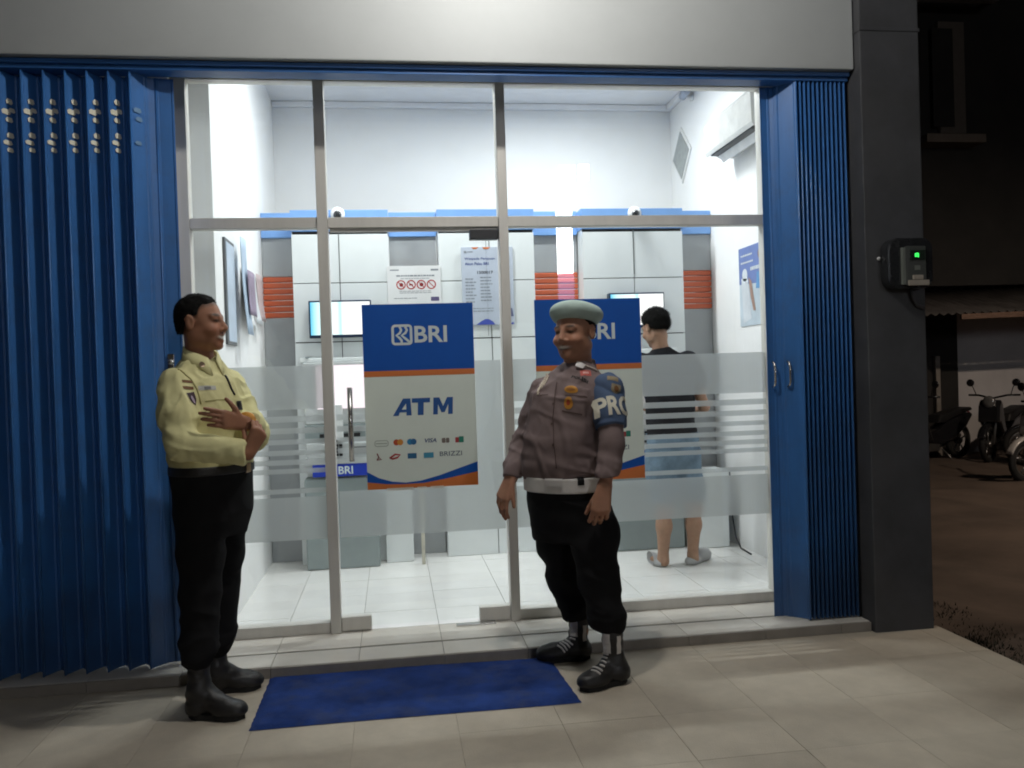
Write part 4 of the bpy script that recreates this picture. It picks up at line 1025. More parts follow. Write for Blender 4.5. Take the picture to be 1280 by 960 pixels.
    decal(S, (272,500), .095, .004, mat('seam ochre', (.40,.36,.15), .8), 'pocket_flap_seam', root, rot=-.08)
    surf_tube(S, [(222,462),(230,468),(238,474),(246,487),(251,505)], .0028, mat('seam ochre', (.40,.36,.15), .8), 'armhole_seam', root)
    # watch
    dW = (W(304,527,3.560)-elL); dW /= np.linalg.norm(dW); wc = W(308,527,3.572)
    MB().lathe(wc-dW*.012, [(.036,0),(.039,.003),(.039,.021),(.036,.024)], dW, 24).build('wrist_watch', M_gold, root, smooth=True)
guard()

# ================================================================ officer in the beret
def officer():
    root = thing('person', 'uniformed officer in grey-green beret, taupe shirt and white belt, facing left', 'person', (.83, 3.82, 0))
    yaw = math.radians(226); F = X_(math.cos(yaw), math.sin(yaw), 0); up = X_(0,0,1)
    z = lambda py: W(710, py, 3.84)[2]; cx = lambda px, py, Y=3.84: tuple(W(px, py, Y)[:2])
    hc = W(718, 416, 3.82); hR = yawR(math.radians(222), -.03); nb = W(722, 466, 3.85)
    shL, elL, wrL = W(759, 487, 3.72), W(765, 552, 3.63), W(756, 610, 3.585)
    shR, elR, wrR = W(680, 488, 3.985), W(655, 552, 4.01), W(640, 598, 3.93)
    hpL, knL, anL = W(739, 645, 3.75), W(749, 725, 3.70), W(765, 803, 3.665)
    hpR, knR, anR = W(695, 645, 3.92), W(706, 718, 3.95), W(725, 787, 3.965)
    torso = [(z(640),)+cx(709,640)+(.182,.150), (z(606),)+cx(707,606)+(.186,.160), (z(575),)+cx(703,575)+(.182,.165), (z(545),)+cx(704,545)+(.180,.162), (z(520),)+cx(708,520)+(.178,.148),
             (z(495),)+cx(713,495)+(.186,.138), (z(480),)+cx(717,480)+(.166,.116), (z(468),)+cx(720,468)+(.120,.092), (z(459),)+cx(721,459)+(.085,.076), (z(453),)+cx(722,453)+(.064,.062)]
    lo, hi = X_(.36, 3.36, -.02), X_(1.22, 4.28, 1.74)
    Bd = Vox(lo, hi, .0045)
    Bd.loft([(a,b,c,d-.028,e-.028) for a,b,c,d,e in torso], yaw, .03)
    Bd.cone(nb - up*.03, hc + X_(-.020,0,-.055)@hR, .066, .062, .03)
    head(Bd, hc, hR, 1.14)
    Bd.ell(hc+X_(.03,0,-.095)@hR, (.045,.05,.028), hR, .02)
    Bd.chain([shL, elL, wrL], [.045,.036,.027], .02); Bd.chain([shR, elR, wrR], [.045,.036,.027], .02)
    for a, b, c_ in ((hpR, knR, anR), (hpL, knL, anL)): Bd.chain([a, b, c_, c_-up*.03], [.07,.048,.034,.03], .03)
    # near hand: back of the hand to the camera, fingers loosely curled
    hand(Bd, W(755,612,3.575), W(750,643,3.555)-W(755,612,3.575), X_(.15,1,.0)*1.0, (-1,0,0), curl=(.55,.6,.62,.65), thumb=(.8,.35,.35), sc_=1.0)
    # far hand hanging in front
    hand(Bd, W(637,600,3.915), W(628,624,3.90)-W(637,600,3.915), X_(.75,.55,0), (-.4,-1,0), curl=(.30,.34,.38,.45), thumb=(.85,.40,.25), sc_=.98)
    vox_obj('body', Bd, M_skin2, root, 1, head_paint(hc, hR, 1.14))
    hair_obj(hc, hR, root, [(-.12,-.035),(-.06,-.018),(-.03,.006),(.0,.03),(.02,.05),(.04,.09),(.09,.12)], wide=1.14, th=.004)
    # beret
    Bv = Vox(hc-.2, hc+.2, .004); bR = yawR(math.radians(218), .22, .08)
    Bv.ell(hc+X_(-.016,0,.086)@hR, (.122,.116,.057), bR, .02); Bv.ell(hc+X_(-.075,.02,.078)@hR, (.060,.075,.034), bR, .03)
    Bv.ell(hc+X_(-.008,0,.060)@hR, (.104,.092,.030), bR, .02)
    q0 = hc+X_(0,0,.046)@hR; Bv.plane_cut(hc-.2, hc+.2, q0, -bR[2])
    Bv.disp(lambda P: -.002*ridged(P*[10,10,16])+.001)
    be = vox_obj('beret', Bv, mat('beret felt', (.40,.50,.46), .9, var=.08, scale=20, bump=.3, bscale=300, spec=.1), root, 1)
    # shirt
    S = Vox(lo, hi, .0045)
    S.loft(torso[1:], yaw, .02)
    S.chain([shL, shL*.5+elL*.5, elL], [.066,.061,.052], .035); S.cone(elL, wrL, .052, .046, .03, flat=True)
    S.chain([shR, shR*.5+elR*.5, elR], [.064,.057,.048], .035); S.cone(elR, wrR, .048, .044, .03, flat=True)
    def folds(P):
        Q = P + .07*(np.stack([vnoise(P*5), vnoise(P*5+9), vnoise(P*5+17)], -1)-.5)
        cr = lambda sc, o, t=.3: (lambda c: c*c*(3-2*c))(np.clip((ridged(Q*sc+o)-t)/(1-t), 0, 1))
        w_ = .0055*cr([10,10,4], 3.1) + .005*cr([4,4,12], 8.3) + .002*cr([18,18,10], 1.2)
        for el in (elL, elR): w_ += .008*cr([8,8,20], 2, .3)*np.exp(-(np.linalg.norm(P-el, axis=1)/.12)**2)
        for s_h in (shL, shR): w_ += .008*cr([18,18,6], 6)*np.exp(-((np.linalg.norm(P-s_h, axis=1)-.13)/.07)**2)
        w_ += .010*cr([20,20,4], 2, .2)*np.exp(-((P[:,2]-z(590)-.03)/.035)**2)
        ta = np.clip(((P-shL)@(elL-shL))/((elL-shL)@(elL-shL)), -.3, .75); dA = np.linalg.norm(P-shL-ta[:,None]*(elL-shL), axis=1); w_ *= np.clip((dA-.085)/.03, .12, 1)
        return -w_ + .003
    S.disp(folds)
    S.plane_cut(S.lo, S.lo+9, (.80,3.8,z(592)), (.08,0,-1))
    vox_obj('shirt', S, M_brn, root, 3)
    collar(root, (nb[0]-.004, nb[1]-.002, nb[2]+.004), yaw, M_brn, r0=.073, r1=.102, h=.036, drop=.024, point=.045)
    # trousers
    T = Vox(X_(.4,3.4,.05), X_(1.2,4.3,1.0), .005); hz = z(601)
    T.loft([(z(672),)+cx(711,672)+(.165,.135), (z(645),)+cx(710,645)+(.176,.146), (z(620),)+cx(708,620)+(.182,.154), (hz,)+cx(707,601)+(.184,.158)], yaw, .03)
    T.chain([hpL, knL*.5+hpL*.5, knL, knL*.45+anL*.55, anL+up*.095], [.098,.096,.086,.073,.056], .03)
    T.chain([hpR, knR*.5+hpR*.5, knR, knR*.45+anR*.55, anR+up*.085], [.098,.092,.081,.068,.054], .03)
    T.ell(W(684,680,3.96), (.045,.05,.085), None, .03); T.ell(W(764,665,3.74), (.035,.05,.085), None, .03)
    def tf(P):
        low = np.clip((.60-P[:,2])/.4, 0, 1); return -.010*ridged(P*[8,8,13]+11)*(.5+.5*low) - .006*ridged(P*[14,14,30]+5)*np.exp(-((P[:,2]-.24)/.10)**2)
    T.disp(tf)
    vox_obj('trousers', T, M_blk, root, 1)
    # white belt
    Bl = Vox(X_(.45,3.4,.75), X_(1.2,4.3,1.02), .0045)
    Bl.loft([(z(611),)+cx(707,609)+(.192,.166), (z(593),)+cx(706,593)+(.192,.168)], yaw, 0)
    sl, P = Bl.reg(Bl.lo, Bl.lo+9); tiltz = (P[...,0]-.8)*.10
    vox_obj('belt', Bl, M_wht, root, 1)
    decal(Bl, (726,600), .030, .046, M_blk, 'belt_loop', root, lift=.003); decal(Bl, (692,601), .085, .046, mat('white buckle', (.60,.57,.55), .5, var=.05), 'belt_buckle', root, lift=.005)
    # boots with white laces
    for heel, toe, ank, top, lace, spat in (((784,853,3.66), (725,866,3.585), (768,828,3.665), anL, [(757,805),(755,816),(752,827),(748,836),(743,843)], (765,805)),
                                          ((738,829,3.985), (672,828,4.005), (722,806,3.965), anR, [(716,785),(715,793),(712,802),(706,808),(699,813)], (722,790))):
        b, V, g = boot(root, W(*heel), W(*toe), W(*ank), top+up*.07, r=.050)
        for k, (a, c) in enumerate(zip(lace, lace[1:])):
            t = np.array(c)-np.array(a); nn = np.array([-t[1], t[0]])/np.linalg.norm(t)
            for q in (0, .5):
                m = np.array(a)+t*q; surf_tube(V, [tuple(m-nn*6), tuple(m), tuple(m+nn*6+t*.3)], .0042, M_wht, 'lace', b)
        decal(V, (lace[0][0]+1, lace[0][1]-1), .040, .085, M_wht, 'white_gaiter', b, lift=.003)
        pp = V.hit(spat[0]+8, spat[1]+1)
        if pp is not None: decal(V, pp, .020, .075, M_wht, 'white_strap', b, lift=.003)
    # armband on the near sleeve
    Ab = Vox(shL-.26, shL+.26, .004); aB = shL*.28+elL*.72; nk = nb-shL; nk[2] = 0; nk /= np.linalg.norm(nk)
    Ab.chain([shL, shL*.5+elL*.5], [.0765,.0735], .02); Ab.cone(shL*.5+elL*.5, aB, .0735, .0690, .02, flat=True)
    Ab.plane_cut(shL-.26, shL+.26, shL+nk*.030+up*.02, nk+up*.25)
    Ab.disp(lambda P: .006*np.clip(ridged(P*[12,12,16]+1), 0, 1)-.003)
    vox_obj('armband', Ab, cloth('armband slate blue', (.085,.125,.215)), root, 1)
    pc = Ab.hit(770, 506)
    decal_text(Ab, pc if pc is not None else aB, 'PRO', .088, .160, mat('armband cream letters', (.66,.63,.52), .8, var=.06), 'armband_lettering', root, rot=-.04, bold=.035)
    kh = mat('patch khaki', (.26,.21,.13), .8, var=.25, scale=60)
    p = decal(Ab, (766,473), .050, .026, kh, 'shoulder_patch', root, rot=-.3); p = decal(Ab, (770,486), .046, .042, kh, 'unit_patch', root, 'shield', rot=-.3); decal(Ab, (770,486), .022, .026, br2(), 'patch_emblem', p, 'ellipse', lift=.004)
    # chest insignia
    decal_text(S, (724,473), 'POLISI', .016, .070, mat('stitch black', (.02,.02,.02), .8), 'name_stitching', root, rot=.02, bold=.03)
    rb = decal(S, (732,467), .048, .034, mat('ribbon coral', (.50,.10,.08), .7, var=.3, scale=40), 'medal_ribbon', root, rot=-.12); decal(S, (732,467), .026, .012, mat('ribbon pink', (.68,.36,.32), .7, var=.2), 'ribbon_bar', rb, rot=-.1, lift=.004)
    g1 = decal(S, (714,487), .064, .034, M_gold, 'gold_badge', root, 'ellipse', rot=-.15); decal(S, (714,487), .040, .012, mat('badge engraving', (.35,.14,.03), .5), 'badge_relief', g1, 'ellipse', rot=-.15, lift=.004)
    g2 = decal(S, (711,504), .042, .055, M_gold, 'oval_badge', root, 'ellipse'); decal(S, (711,503), .018, .026, mat('badge red', (.36,.05,.02), .5), 'badge_centre', g2, 'ellipse', lift=.004)
    decal(S, (725,451+7), .034, .026, mat('collar tab white', (.66,.62,.60), .5), 'collar_tab', root, rot=-.45, lift=.013)
    decal(S, (720,495), .098, .006, cloth('seam dark taupe', (.09,.06,.055)), 'pocket_flap_seam', root, rot=-.2); decal(S, (715,516), .090, .006, cloth('seam dark taupe', (.09,.06,.055)), 'pocket_flap_seam', root, rot=-.2)
    decal(S, (680,494), .045, .006, cloth('seam dark taupe', (.09,.06,.055)), 'pocket_flap_seam', root, rot=.1)
    surf_tube(S, [(697,478),(694,500),(692,530),(693,560),(696,585)], .0022, cloth('seam dark taupe', (.09,.06,.055)), 'button_placket', root)
    for q in ((692,505),(690,530),(692,556)): decal(S, q, .011, .011, mat('button dark', (.08,.05,.04), .4), 'button', root, 'ellipse', lift=.003)
    # white braided shoulder cord on the far shoulder
    M_cord = mat('braided cord cream', (.58,.50,.40), .8, var=.3, scale=90, bump=.6, bscale=120)
    surf_tube(S, [(691,460),(685,468),(680,477),(676,485),(673,494)], .0050, M_cord, 'braided_cord', root, braid=True); surf_tube(S, [(690,461),(686,470),(682,479),(677,486)], .0045, M_cord, 'braided_cord', root, braid=True)
    surf_tube(S, [(693,458),(687,465),(682,473),(678,482)], .0045, M_cord, 'braided_cord', root, braid=True)
    surf_tube(S, [(731,458),(739,461),(746,465)], .006, mat('epaulette trim', (.45,.38,.33), .8), 'epaulette', root)
def br2(): return mat('patch brown', (.16,.07,.02), .7, var=.2, scale=60)
officer()

# ================================================================ customer at the right machine, seen from behind
def customer():
    root = thing('person', 'man in black tee and denim shorts seen from behind at the right machine', 'person', (1.86, 5.55, .05))
    yaw = math.radians(96); up = X_(0,0,1); Yc = 5.56
    z = lambda py: W(838, py, Yc)[2]; cx = lambda px, py, Y=Yc: tuple(W(px, py, Y)[:2])
    hc = W(819, 410, 5.58); hR = yawR(math.radians(112), -.30); nb = W(826, 437, 5.56)
    shR, elR, wrR = W(860, 452, 5.56), W(880, 508, 5.62), W(872, 512, 5.86)
    shL, elL, wrL = W(800, 452, 5.58), W(787, 505, 5.66), W(800, 510, 5.88)
    hpR, knR, anR = W(856, 570, 5.56), W(866, 632, 5.55), W(866, 693, 5.55)
    hpL, knL, anL = W(824, 570, 5.56), W(829, 634, 5.55), W(829, 696, 5.53)
    torso = [(z(575),)+cx(841,575)+(.165,.125), (z(545),)+cx(840,545)+(.165,.125), (z(515),)+cx(838,515)+(.158,.118), (z(485),)+cx(835,485)+(.172,.118), (z(460),)+cx(832,460)+(.182,.108), (z(448),)+cx(830,448)+(.158,.085), (z(440),)+cx(828,440)+(.095,.070), (z(435),)+cx(827,435)+(.060,.058)]
    Bd = Vox(X_(1.4,5.3,.04), X_(2.3,6.1,1.80), .006)
    Bd.loft([(a,b,c,d-.022,e-.022) for a,b,c,d,e in torso], yaw, .03); Bd.cone(nb-up*.03, hc+X_(-.02,0,-.05)@hR, .055, .052, .03); head(Bd, hc, hR, smile=False)
    Bd.chain([shR, elR, wrR], [.044,.038,.026], .02); Bd.chain([shL, elL, wrL], [.044,.038,.026], .02)
    hand(Bd, wrR, X_(-.1,1,-.05), X_(0,0,-1), (-1,0,0), curl=(.3,.35,.4,.45)); hand(Bd, wrL, X_(.1,1,-.05), X_(0,0,-1), (1,0,0), curl=(.3,.35,.4,.45))
    for hp, kn, an, toe in ((hpR, knR, anR, W(880,702,5.70)), (hpL, knL, anL, W(812,702,5.66))):
        mid = kn*.62+an*.38 + X_(0,-.018,0)
        Bd.chain([hp, kn, mid, an], [.075,.052,.050,.034], .03); ft = an.copy(); ft[2] = .088; toe[2] = .085; Bd.cone(an, ft+X_(0,-.02,0), .034, .034, .02); Bd.cone(ft, ft*.3+toe*.7, .032, .024, .02, sq=(up, 1.3))
    vox_obj('body', Bd, M_skin3, root, 1, head_paint(hc, hR))
    hair_obj(hc, hR, root, [(-.12,-.045),(-.06,-.03),(-.03,-.008),(.0,.015),(.03,.03),(.05,.07),(.09,.09)], th=.016)
    S = Vox(X_(1.4,5.3,.8), X_(2.3,6.0,1.6), .006)
    S.loft(torso[1:], yaw, .02); S.cone(shR, shR*.42+elR*.58, .068, .066, .03, flat=True); S.cone(shL, shL*.42+elL*.58, .068, .066, .03, flat=True)
    S.disp(lambda P: -.008*ridged(P*[8,8,11]+4)); vox_obj('tee_shirt', S, M_tee, root, 1)
    T = Vox(X_(1.5,5.3,.4), X_(2.3,5.9,1.1), .006)
    T.loft([(z(590),)+cx(841,590)+(.160,.120), (z(565),)+cx(841,565)+(.175,.135), (z(542),)+cx(840,542)+(.168,.128)], yaw, .03)
    T.cone(hpR, knR+(hpR-knR)*.12, .098, .088, .03, flat=True); T.cone(hpL, knL+(hpL-knL)*.12, .098, .088, .03, flat=True)
    T.disp(lambda P: -.009*ridged(P*[9,9,12]+9)); vox_obj('denim_shorts', T, M_jean, root, 1)
    for an, toe, heel in ((anR, W(884,702,5.62), W(862,705,5.44)), (anL, W(804,703,5.62), W(838,708,5.44))):
        d = toe-heel; d[2] = 0; L = .275; d /= np.linalg.norm(d); s = np.array([-d[1], d[0], 0]); R = np.stack([d, s, up]); h0 = an.copy() - d*.06; h0[2] = .051
        V = Vox(h0-.1, h0+d*L+.1+up*.12, .0055); g = lambda a, b, c: h0+d*a*L+s*b+up*c
        V.ell(g(.22,0,.016), (.075,.040,.017), R, .02); V.ell(g(.70,0,.016), (.095,.050,.017), R, .03); V.ell(g(.68,0,.040), (.100,.060,.046), R, .015); V.ell(g(.20,0,.026), (.070,.047,.028), R, .015)
        V.plane_cut(V.lo-1, V.lo+9, (0,0,.052), (0,0,-1)); vox_obj('slipper', V, mat('slipper grey', (.34,.34,.34), .6, var=.08), root, 1)
customer()
# ================================================================ meter on the column
T = thing('electric_meter', 'dark electricity meter box with glowing green light on the column', 'electric meter', (2.60, 4.02, 1.72))
x0, x1 = 2.462, 2.700; z0, z1 = 1.735, 1.988; yf = 4.029
MB().prism(rrect(x0, z0, x1, z1, .055, 6), 'y', yf-.075, yf).build('housing', mat('meter smoked cover', (.018,.019,.021), .25, coat=.3), T, bevel=.006)
bx('meter_body', mat('meter body grey', (.05,.055,.05), .5), 2.545, 2.652, yf-.092, yf-.0755, 1.752, 1.945, T, .004)
bx('side_label', mat('meter label', (.15,.165,.145), .6), 2.525, 2.544, yf-.090, yf-.0755, 1.755, 1.938, T, .002)
bx('display', mat('meter display', (.01,.02,.012), .3), 2.565, 2.645, yf-.095, yf-.0922, 1.875, 1.925, T, .001)
flat('lit_digits', [rrect(2.590, 1.890, 2.600, 1.908, .002), rrect(2.604, 1.888, 2.612, 1.908, .002), rrect(2.598, 1.904, 2.610, 1.910, .002)], emis('meter green', (.05,1,.12), 1.6), (0, yf-.0955, 0), (1,0,0), (0,0,1), T)
bx('terminal_block', mat('meter terminal', (.34,.30,.25), .6), 2.550, 2.660, yf-.104, yf-.0925, 1.748, 1.775, T, .003)
bx('terminal_cover', mat('meter terminal', (.34,.30,.25), .6), 2.575, 2.630, yf-.102, yf-.0925, 1.777, 1.800, T, .003)
bx('rating_label', mat('meter label', (.30,.33,.29), .6), 2.588, 2.618, yf-.095, yf-.0925, 1.825, 1.848, T, .001)
MB().lathe((2.452, yf, 1.895), [(.009,0),(.010,.006),(.006,.010)], (0,-1,0), 10).build('fixing_screw', mat('screw pale', (.5,.5,.5), .4), T, smooth=True)
MB().tube([(2.62,yf-.02,1.735),(2.625,yf-.02,1.69),(2.65,yf-.012,1.655),(2.69,yf-.010,1.64)], .009, 8).build('conduit', M_column, T, smooth=True)

# ================================================================ yard: neighbouring house
M_house = mat('old plaster dark', (.018,.017,.016), .9, var=.35, scale=2, bump=.5, bscale=10)
M_pw = mat('old whitewash', (.50,.49,.50), .9, var=.15, scale=1.3, bump=.4, bscale=8)
M_brown = mat('weathered brown timber', (.17,.105,.075), .8, var=.3, scale=4, stretch=(1,1,8))
M_sheet = mat('rusty zinc sheet', (.055,.05,.048), .7, metal=.3, var=.4, scale=3)
N = thing('neighbouring_house', 'dark neighbouring house with pale wall under a low zinc awning', 'house', (9.5, 13.6, -.2))
bx('pale_wall', M_pw, 9.62, 16, 13.5, 13.7, -.3, 2.6, N, .01)
bx('dark_wall', M_house, 5.0, 9.60, 13.45, 13.65, -.3, 2.6, N, .01)
bx('upper_wall', M_house, 5.0, 16, 13.2, 13.6, 2.62, 9, N, .01)
dr = bx('door', mat('door dark boards', (.022,.020,.018), .8, var=.3), 8.35, 9.05, 13.40, 13.448, -.2, 1.75, N, .005)
for k in range(4): bx('board', mat('door dark boards', (.022,.020,.018), .8, var=.3), 8.37+k*.17, 8.53+k*.17, 13.385, 13.399, -.18, 1.73, dr, .004)
bx('door_post', mat('post pale', (.22,.20,.18), .7), 9.12, 9.20, 13.35, 13.44, -.25, 1.45, N, .005)
aw = MB(); n = 60
for j, (y, z) in enumerate(((13.45,2.55),(11.9,2.05))):
    for i in range(n*4+1): aw.v.append((7.2+i*.035, y, z+.022*math.sin(i*math.pi/2)+.016*(i*.035)))
q = n*4+1
for i in range(q-1): aw.f.append((i, i+1, q+i+1, q+i))
a = aw.build('awning_sheet', M_sheet, N, smooth=True); a.modifiers.new('thickness', 'SOLIDIFY').thickness = .004
MB().prism([(8.55,1.985),(16,2.12),(16,2.215),(8.55,2.065)], 'y', 11.86, 11.90).build('awning_fascia', M_brown, N, bevel=.004)
for xx in (11.2, 14.2): bx('awning_post', M_brown, xx, xx+.08, 11.95, 12.03, -.3, 2.03, N, .005)
# upper window with beige frame and ledge
Wd = bx('window_frame', mat('window beige', (.10,.085,.07), .7), 9.15, 9.62, 13.10, 13.195, 5.15, 7.0, N, .01)
bx('shutter', M_house, 9.02, 9.40, 13.085, 13.099, 5.25, 6.88, Wd, .01)
bx('window_ledge', mat('window beige', (.19,.165,.14), .7), 8.7, 9.75, 12.8, 13.198, 4.92, 5.06, N, .01)
bx('eave_beam', mat('eave grey', (.14,.14,.14), .8), 8.2, 9.9, 12.6, 12.75, 7.15, 7.3, N, .01)
MB().tube([(9.75,12.7,7.2),(11.6,12.7,8.1)], .05, 8).build('stay_rod', mat('eave grey', (.14,.14,.14), .8), N, smooth=True)

# ================================================================ motorcycles
M_tyre = mat('tyre rubber', (.012,.012,.012), .8, var=.2); M_rim = mat('cast rim', (.22,.22,.22), .35, metal=.8)
M_mblk = mat('gloss black panel', (.015,.015,.017), .18, coat=.8); M_mwht = mat('pale panel', (.52,.50,.48), .25, coat=.6)
def motorcycle(loc, yaw, label, panel, steer=0.):
    R = thing('motorcycle', label, 'motorcycle', loc, 'motorcycles parked in the yard'); loc = np.array(loc, float)
    c, s = math.cos(yaw), math.sin(yaw)
    def put(mb, name, m, parent=None, smooth=True, bevel=0.):
        v = np.array(mb.v, float); mb.v = [tuple(p) for p in (np.stack([v[:,0]*c-v[:,1]*s, v[:,0]*s+v[:,1]*c, v[:,2]], -1)+loc)]
        return mb.build(name, m, parent or R, smooth=smooth, bevel=bevel)
    def torus(cx, cz, r, t, seg=36):
        mb = MB(); k = 10
        for i in range(seg):
            a = 2*math.pi*i/seg
            for j in range(k):
                b = 2*math.pi*j/k; rr = r+t*math.cos(b); mb.v.append((cx+rr*math.cos(a), t*1.0*math.sin(b), cz+rr*math.sin(a)))
        for i in range(seg):
            for j in range(k): i2, j2 = (i+1)%seg, (j+1)%k; mb.f.append((i*k+j, i*k+j2, i2*k+j2, i2*k+j))
        return mb
    for cx in (.62, -.62):
        wh = put(torus(cx, .29, .245, .042), 'wheel', M_tyre)
        put(torus(cx, .29, .195, .014), 'rim', M_rim, wh)
        mb = MB().lathe((cx,-.05,.29), [(.045,0),(.05,.03),(.05,.07),(.045,.10)], (0,1,0), 14); put(mb, 'hub', M_rim, wh)
        for k in range(5):
            a = 2*math.pi*k/5+.3; put(MB().tube([(cx+.04*math.cos(a),0,.29+.04*math.sin(a)), (cx+.195*math.cos(a),0,.29+.195*math.sin(a))], .012, 6), 'spoke', M_rim, wh)
    for y in (-.075, .075): put(MB().tube([(.62,y,.29),(.50,y,.62),(.43,y,.86)], [.018,.02,.022], 10), 'fork', M_rim)
    mb = MB(); arc = [(math.cos(a), math.sin(a)) for a in np.linspace(.35, 2.5, 14)]
    for x, z in arc:
        for y in (-.06,-.03,.03,.06): mb.v.append((.62+.31*x, y, .29+(.315 if abs(y) < .05 else .29)*z))
    for i in range(13):
        for j in range(3): mb.f.append((i*4+j, i*4+j+1, i*4+j+5, i*4+j+4))
    o = put(mb, 'front_mudguard', panel); o.modifiers.new('thickness', 'SOLIDIFY').thickness = .006
    put(MB().prism([(.60,.62),(.50,.60),(.30,.36),(.24,.30),(.16,.34),(.30,.62),(.38,.90),(.47,.96),(.56,.86)], 'y', -.15, .15), 'leg_shield', panel, smooth=False, bevel=.03)
    put(MB().prism([(.30,.30),(.30,.44),(-.02,.50),(-.25,.62),(-.78,.74),(-.86,.70),(-.70,.52),(-.40,.34),(-.1,.26)], 'y', -.11, .11), 'body_panel', M_mblk, smooth=False, bevel=.03)
    put(MB().prism([(.02,.60),(-.05,.72),(-.35,.77),(-.80,.82),(-.84,.77),(-.40,.68),(-.15,.60)], 'y', -.12, .12), 'seat', mat('seat vinyl', (.012,.012,.013), .5), smooth=False, bevel=.025)
    put(MB().box(-.05,.22,-.10,.10,.16,.34), 'engine', M_rim, smooth=False, bevel=.03)
    put(MB().tube([(.1,-.12,.2),(-.2,-.14,.17),(-.45,-.15,.24),(-.85,-.15,.36)], [.02,.025,.045,.05], 12), 'exhaust', M_rim)
    put(MB().lathe((.52,0,.92), [(.03,-.08),(.08,-.04),(.095,.02),(.085,.05),(.03,.06)], (1,0,.1), 18), 'headlamp', mat('headlamp lens', (.12,.12,.12), .1, coat=.8))
    put(MB().tube([(.30,-.36,1.02),(.36,-.2,1.02),(.42,0,.97),(.36,.2,1.02),(.30,.36,1.02)], .016, 10), 'handlebar', M_mblk)
    for y in (-1, 1):
        put(MB().tube([(.34,y*.24,1.02),(.36,y*.28,1.14),(.35,y*.31,1.19)], .007, 6), 'mirror_stem', M_mblk)
        put(MB().lathe((.345,y*.32,1.21), [(.02,-.012),(.055,-.008),(.058,.006),(.03,.012)], (1,0,0), 14), 'mirror', M_mblk)
    put(MB().lathe((-.88,0,.70), [(.045,0),(.04,.02),(.02,.03)], (-1,0,0), 12), 'tail_lamp', mat('tail lamp red', (.25,.01,.01), .2))
    put(MB().tube([(-.05,.12,.2),(-.1,.3,-.0)], .012, 8), 'side_stand', M_rim)
motorcycle((8.42, 9.75, -.21), math.radians(188), 'pale fronted motorcycle at the right edge, nearest in the yard', M_mwht)
motorcycle((9.35, 12.1, -.2), math.radians(215), 'black motorcycle parked in front of the pale wall', M_mblk)
motorcycle((9.75, 11.2, -.2), math.radians(160), 'dark motorcycle half hidden behind the pale fronted one', M_mblk)
motorcycle((8.35, 12.35, -.2), math.radians(200), 'black motorcycle under the awning by the dark door', M_mblk)

# ================================================================ weeds along the terrace edge
v = []; f = []; r2 = random.Random(3)
cl = [(2.82+abs(r2.gauss(0,.30)), r2.uniform(3.2,5.0)) for _ in range(90)]
for k in range(6500):
    cx_, cy_ = r2.choice(cl); x = max(2.77, cx_+r2.gauss(0,.05)); y = cy_+r2.gauss(0,.06); hh = r2.uniform(.015, .055); a = r2.uniform(0, 6.28); b = len(v); wd = r2.uniform(.0015, .004)
    lx, ly = math.cos(a)*hh*.6, math.sin(a)*hh*.6; px_, py_ = -math.sin(a)*wd, math.cos(a)*wd
    v += [(x-px_,y-py_,-.23),(x+px_,y+py_,-.23),(x+px_+lx*.4,y+py_+ly*.4,-.22+hh*.7),(x-px_+lx*.4,y-py_+ly*.4,-.22+hh*.7),(x+lx,y+ly,-.22+hh)]
    f += [(b,b+1,b+2,b+3),(b+3,b+2,b+4)]
o = mesh_obj('weeds', v, f, mat('weed green', (.014,.016,.009), .9, var=.4, scale=3), kind='stuff'); o['label'] = 'low dark weeds growing along the terrace edge'; o['category'] = 'weeds'

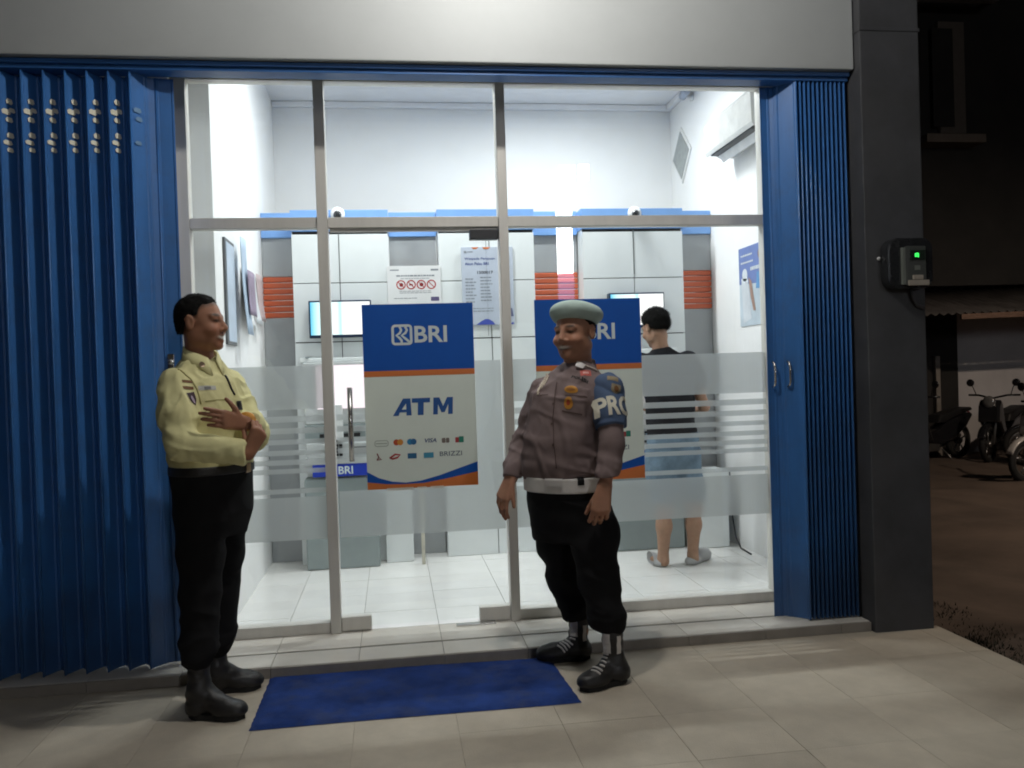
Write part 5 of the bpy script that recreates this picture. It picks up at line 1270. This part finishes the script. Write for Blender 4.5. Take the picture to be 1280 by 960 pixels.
# ================================================================ street side (behind the viewer, mirrored in the glass)
YP = 2*YG - 25
def mir(px, py): p = W(px, py, 25); return p[0], p[2]
P = thing('sign_pylon', 'tall lit sign pylon by the street, seen mirrored in the right window', 'sign', (mir(705,300)[0], YP, -.33))
a0, b0 = mir(698, 342); a1, b1 = mir(713, 236)
bx('lit_mast', emis('pylon white', (.97,.98,1), 55), a0, a1, YP-.12, YP+.12, b0, b1, P, .02)
hx0, hz0 = mir(699, 232); hx1, hz1 = mir(718, 208); bx('lit_head', emis('pylon head', (.9,.95,1), 26), hx0, hx1, YP-.12, YP+.12, hz0, hz1, P, .02)
hx0, hz0 = mir(724, 226); hx1, hz1 = mir(735, 206); bx('lit_head', emis('pylon head', (.9,.95,1), 26), hx0, hx1, YP-.12, YP+.12, hz0, hz1, P, .02)
bx('head_bar', M_dark, mir(698,0)[0], mir(736,0)[0], YP-.10, YP+.10, mir(718,236)[1]-.0, mir(718,233)[1], P, .0)
c0, d0 = mir(699, 352); bx('coloured_panel', emis('pylon pink', (.9,.45,.75), 9), a0, a1, YP-.12, YP+.12, d0, b0-.01, P, 0)
c1, d1 = mir(699, 384); bx('coloured_panel', emis('pylon lavender', (.35,.38,.9), 6), a0, a1, YP-.12, YP+.12, d1, d0-.01, P, 0)
bx('pylon_foot', M_house, a0-.05, a1+.05, YP-.17, YP+.17, -.34, d1-.01, P, .01)
T = thing('street_lamp', 'street lamp beside the yard out to the right', 'street lamp', (9.2, 3.6, -.25))
MB().tube([(9.2,3.6,-.25),(9.2,3.6,5.4),(9.1,3.9,5.75),(8.9,4.4,5.85)], [.06,.045,.04,.035], 12).build('pole', M_rim, T, smooth=True)
MB().prism(rrect(8.78, 4.35, 9.02, 4.85, .06), 'z', 5.80, 5.90).build('lamp_head', M_rim, T, bevel=.02)
MB().prism(rrect(8.81, 4.39, 8.99, 4.81, .05), 'z', 5.785, 5.799).build('lens', emis('street lamp glow', (1,.80,.60), 30), T)
L = bpy.data.lights.new('street_lamp_light', 'SPOT'); L.spot_size = math.radians(130); L.spot_blend = .6; L.energy = LAMP_STREET; L.shadow_soft_size = .12; L.color = (1,.80,.62)
o = bpy.data.objects.new('street_lamp_light', L); COL.objects.link(o); o.location = (8.9, 4.6, 5.74); o.rotation_euler = (math.radians(24), 0, 0)
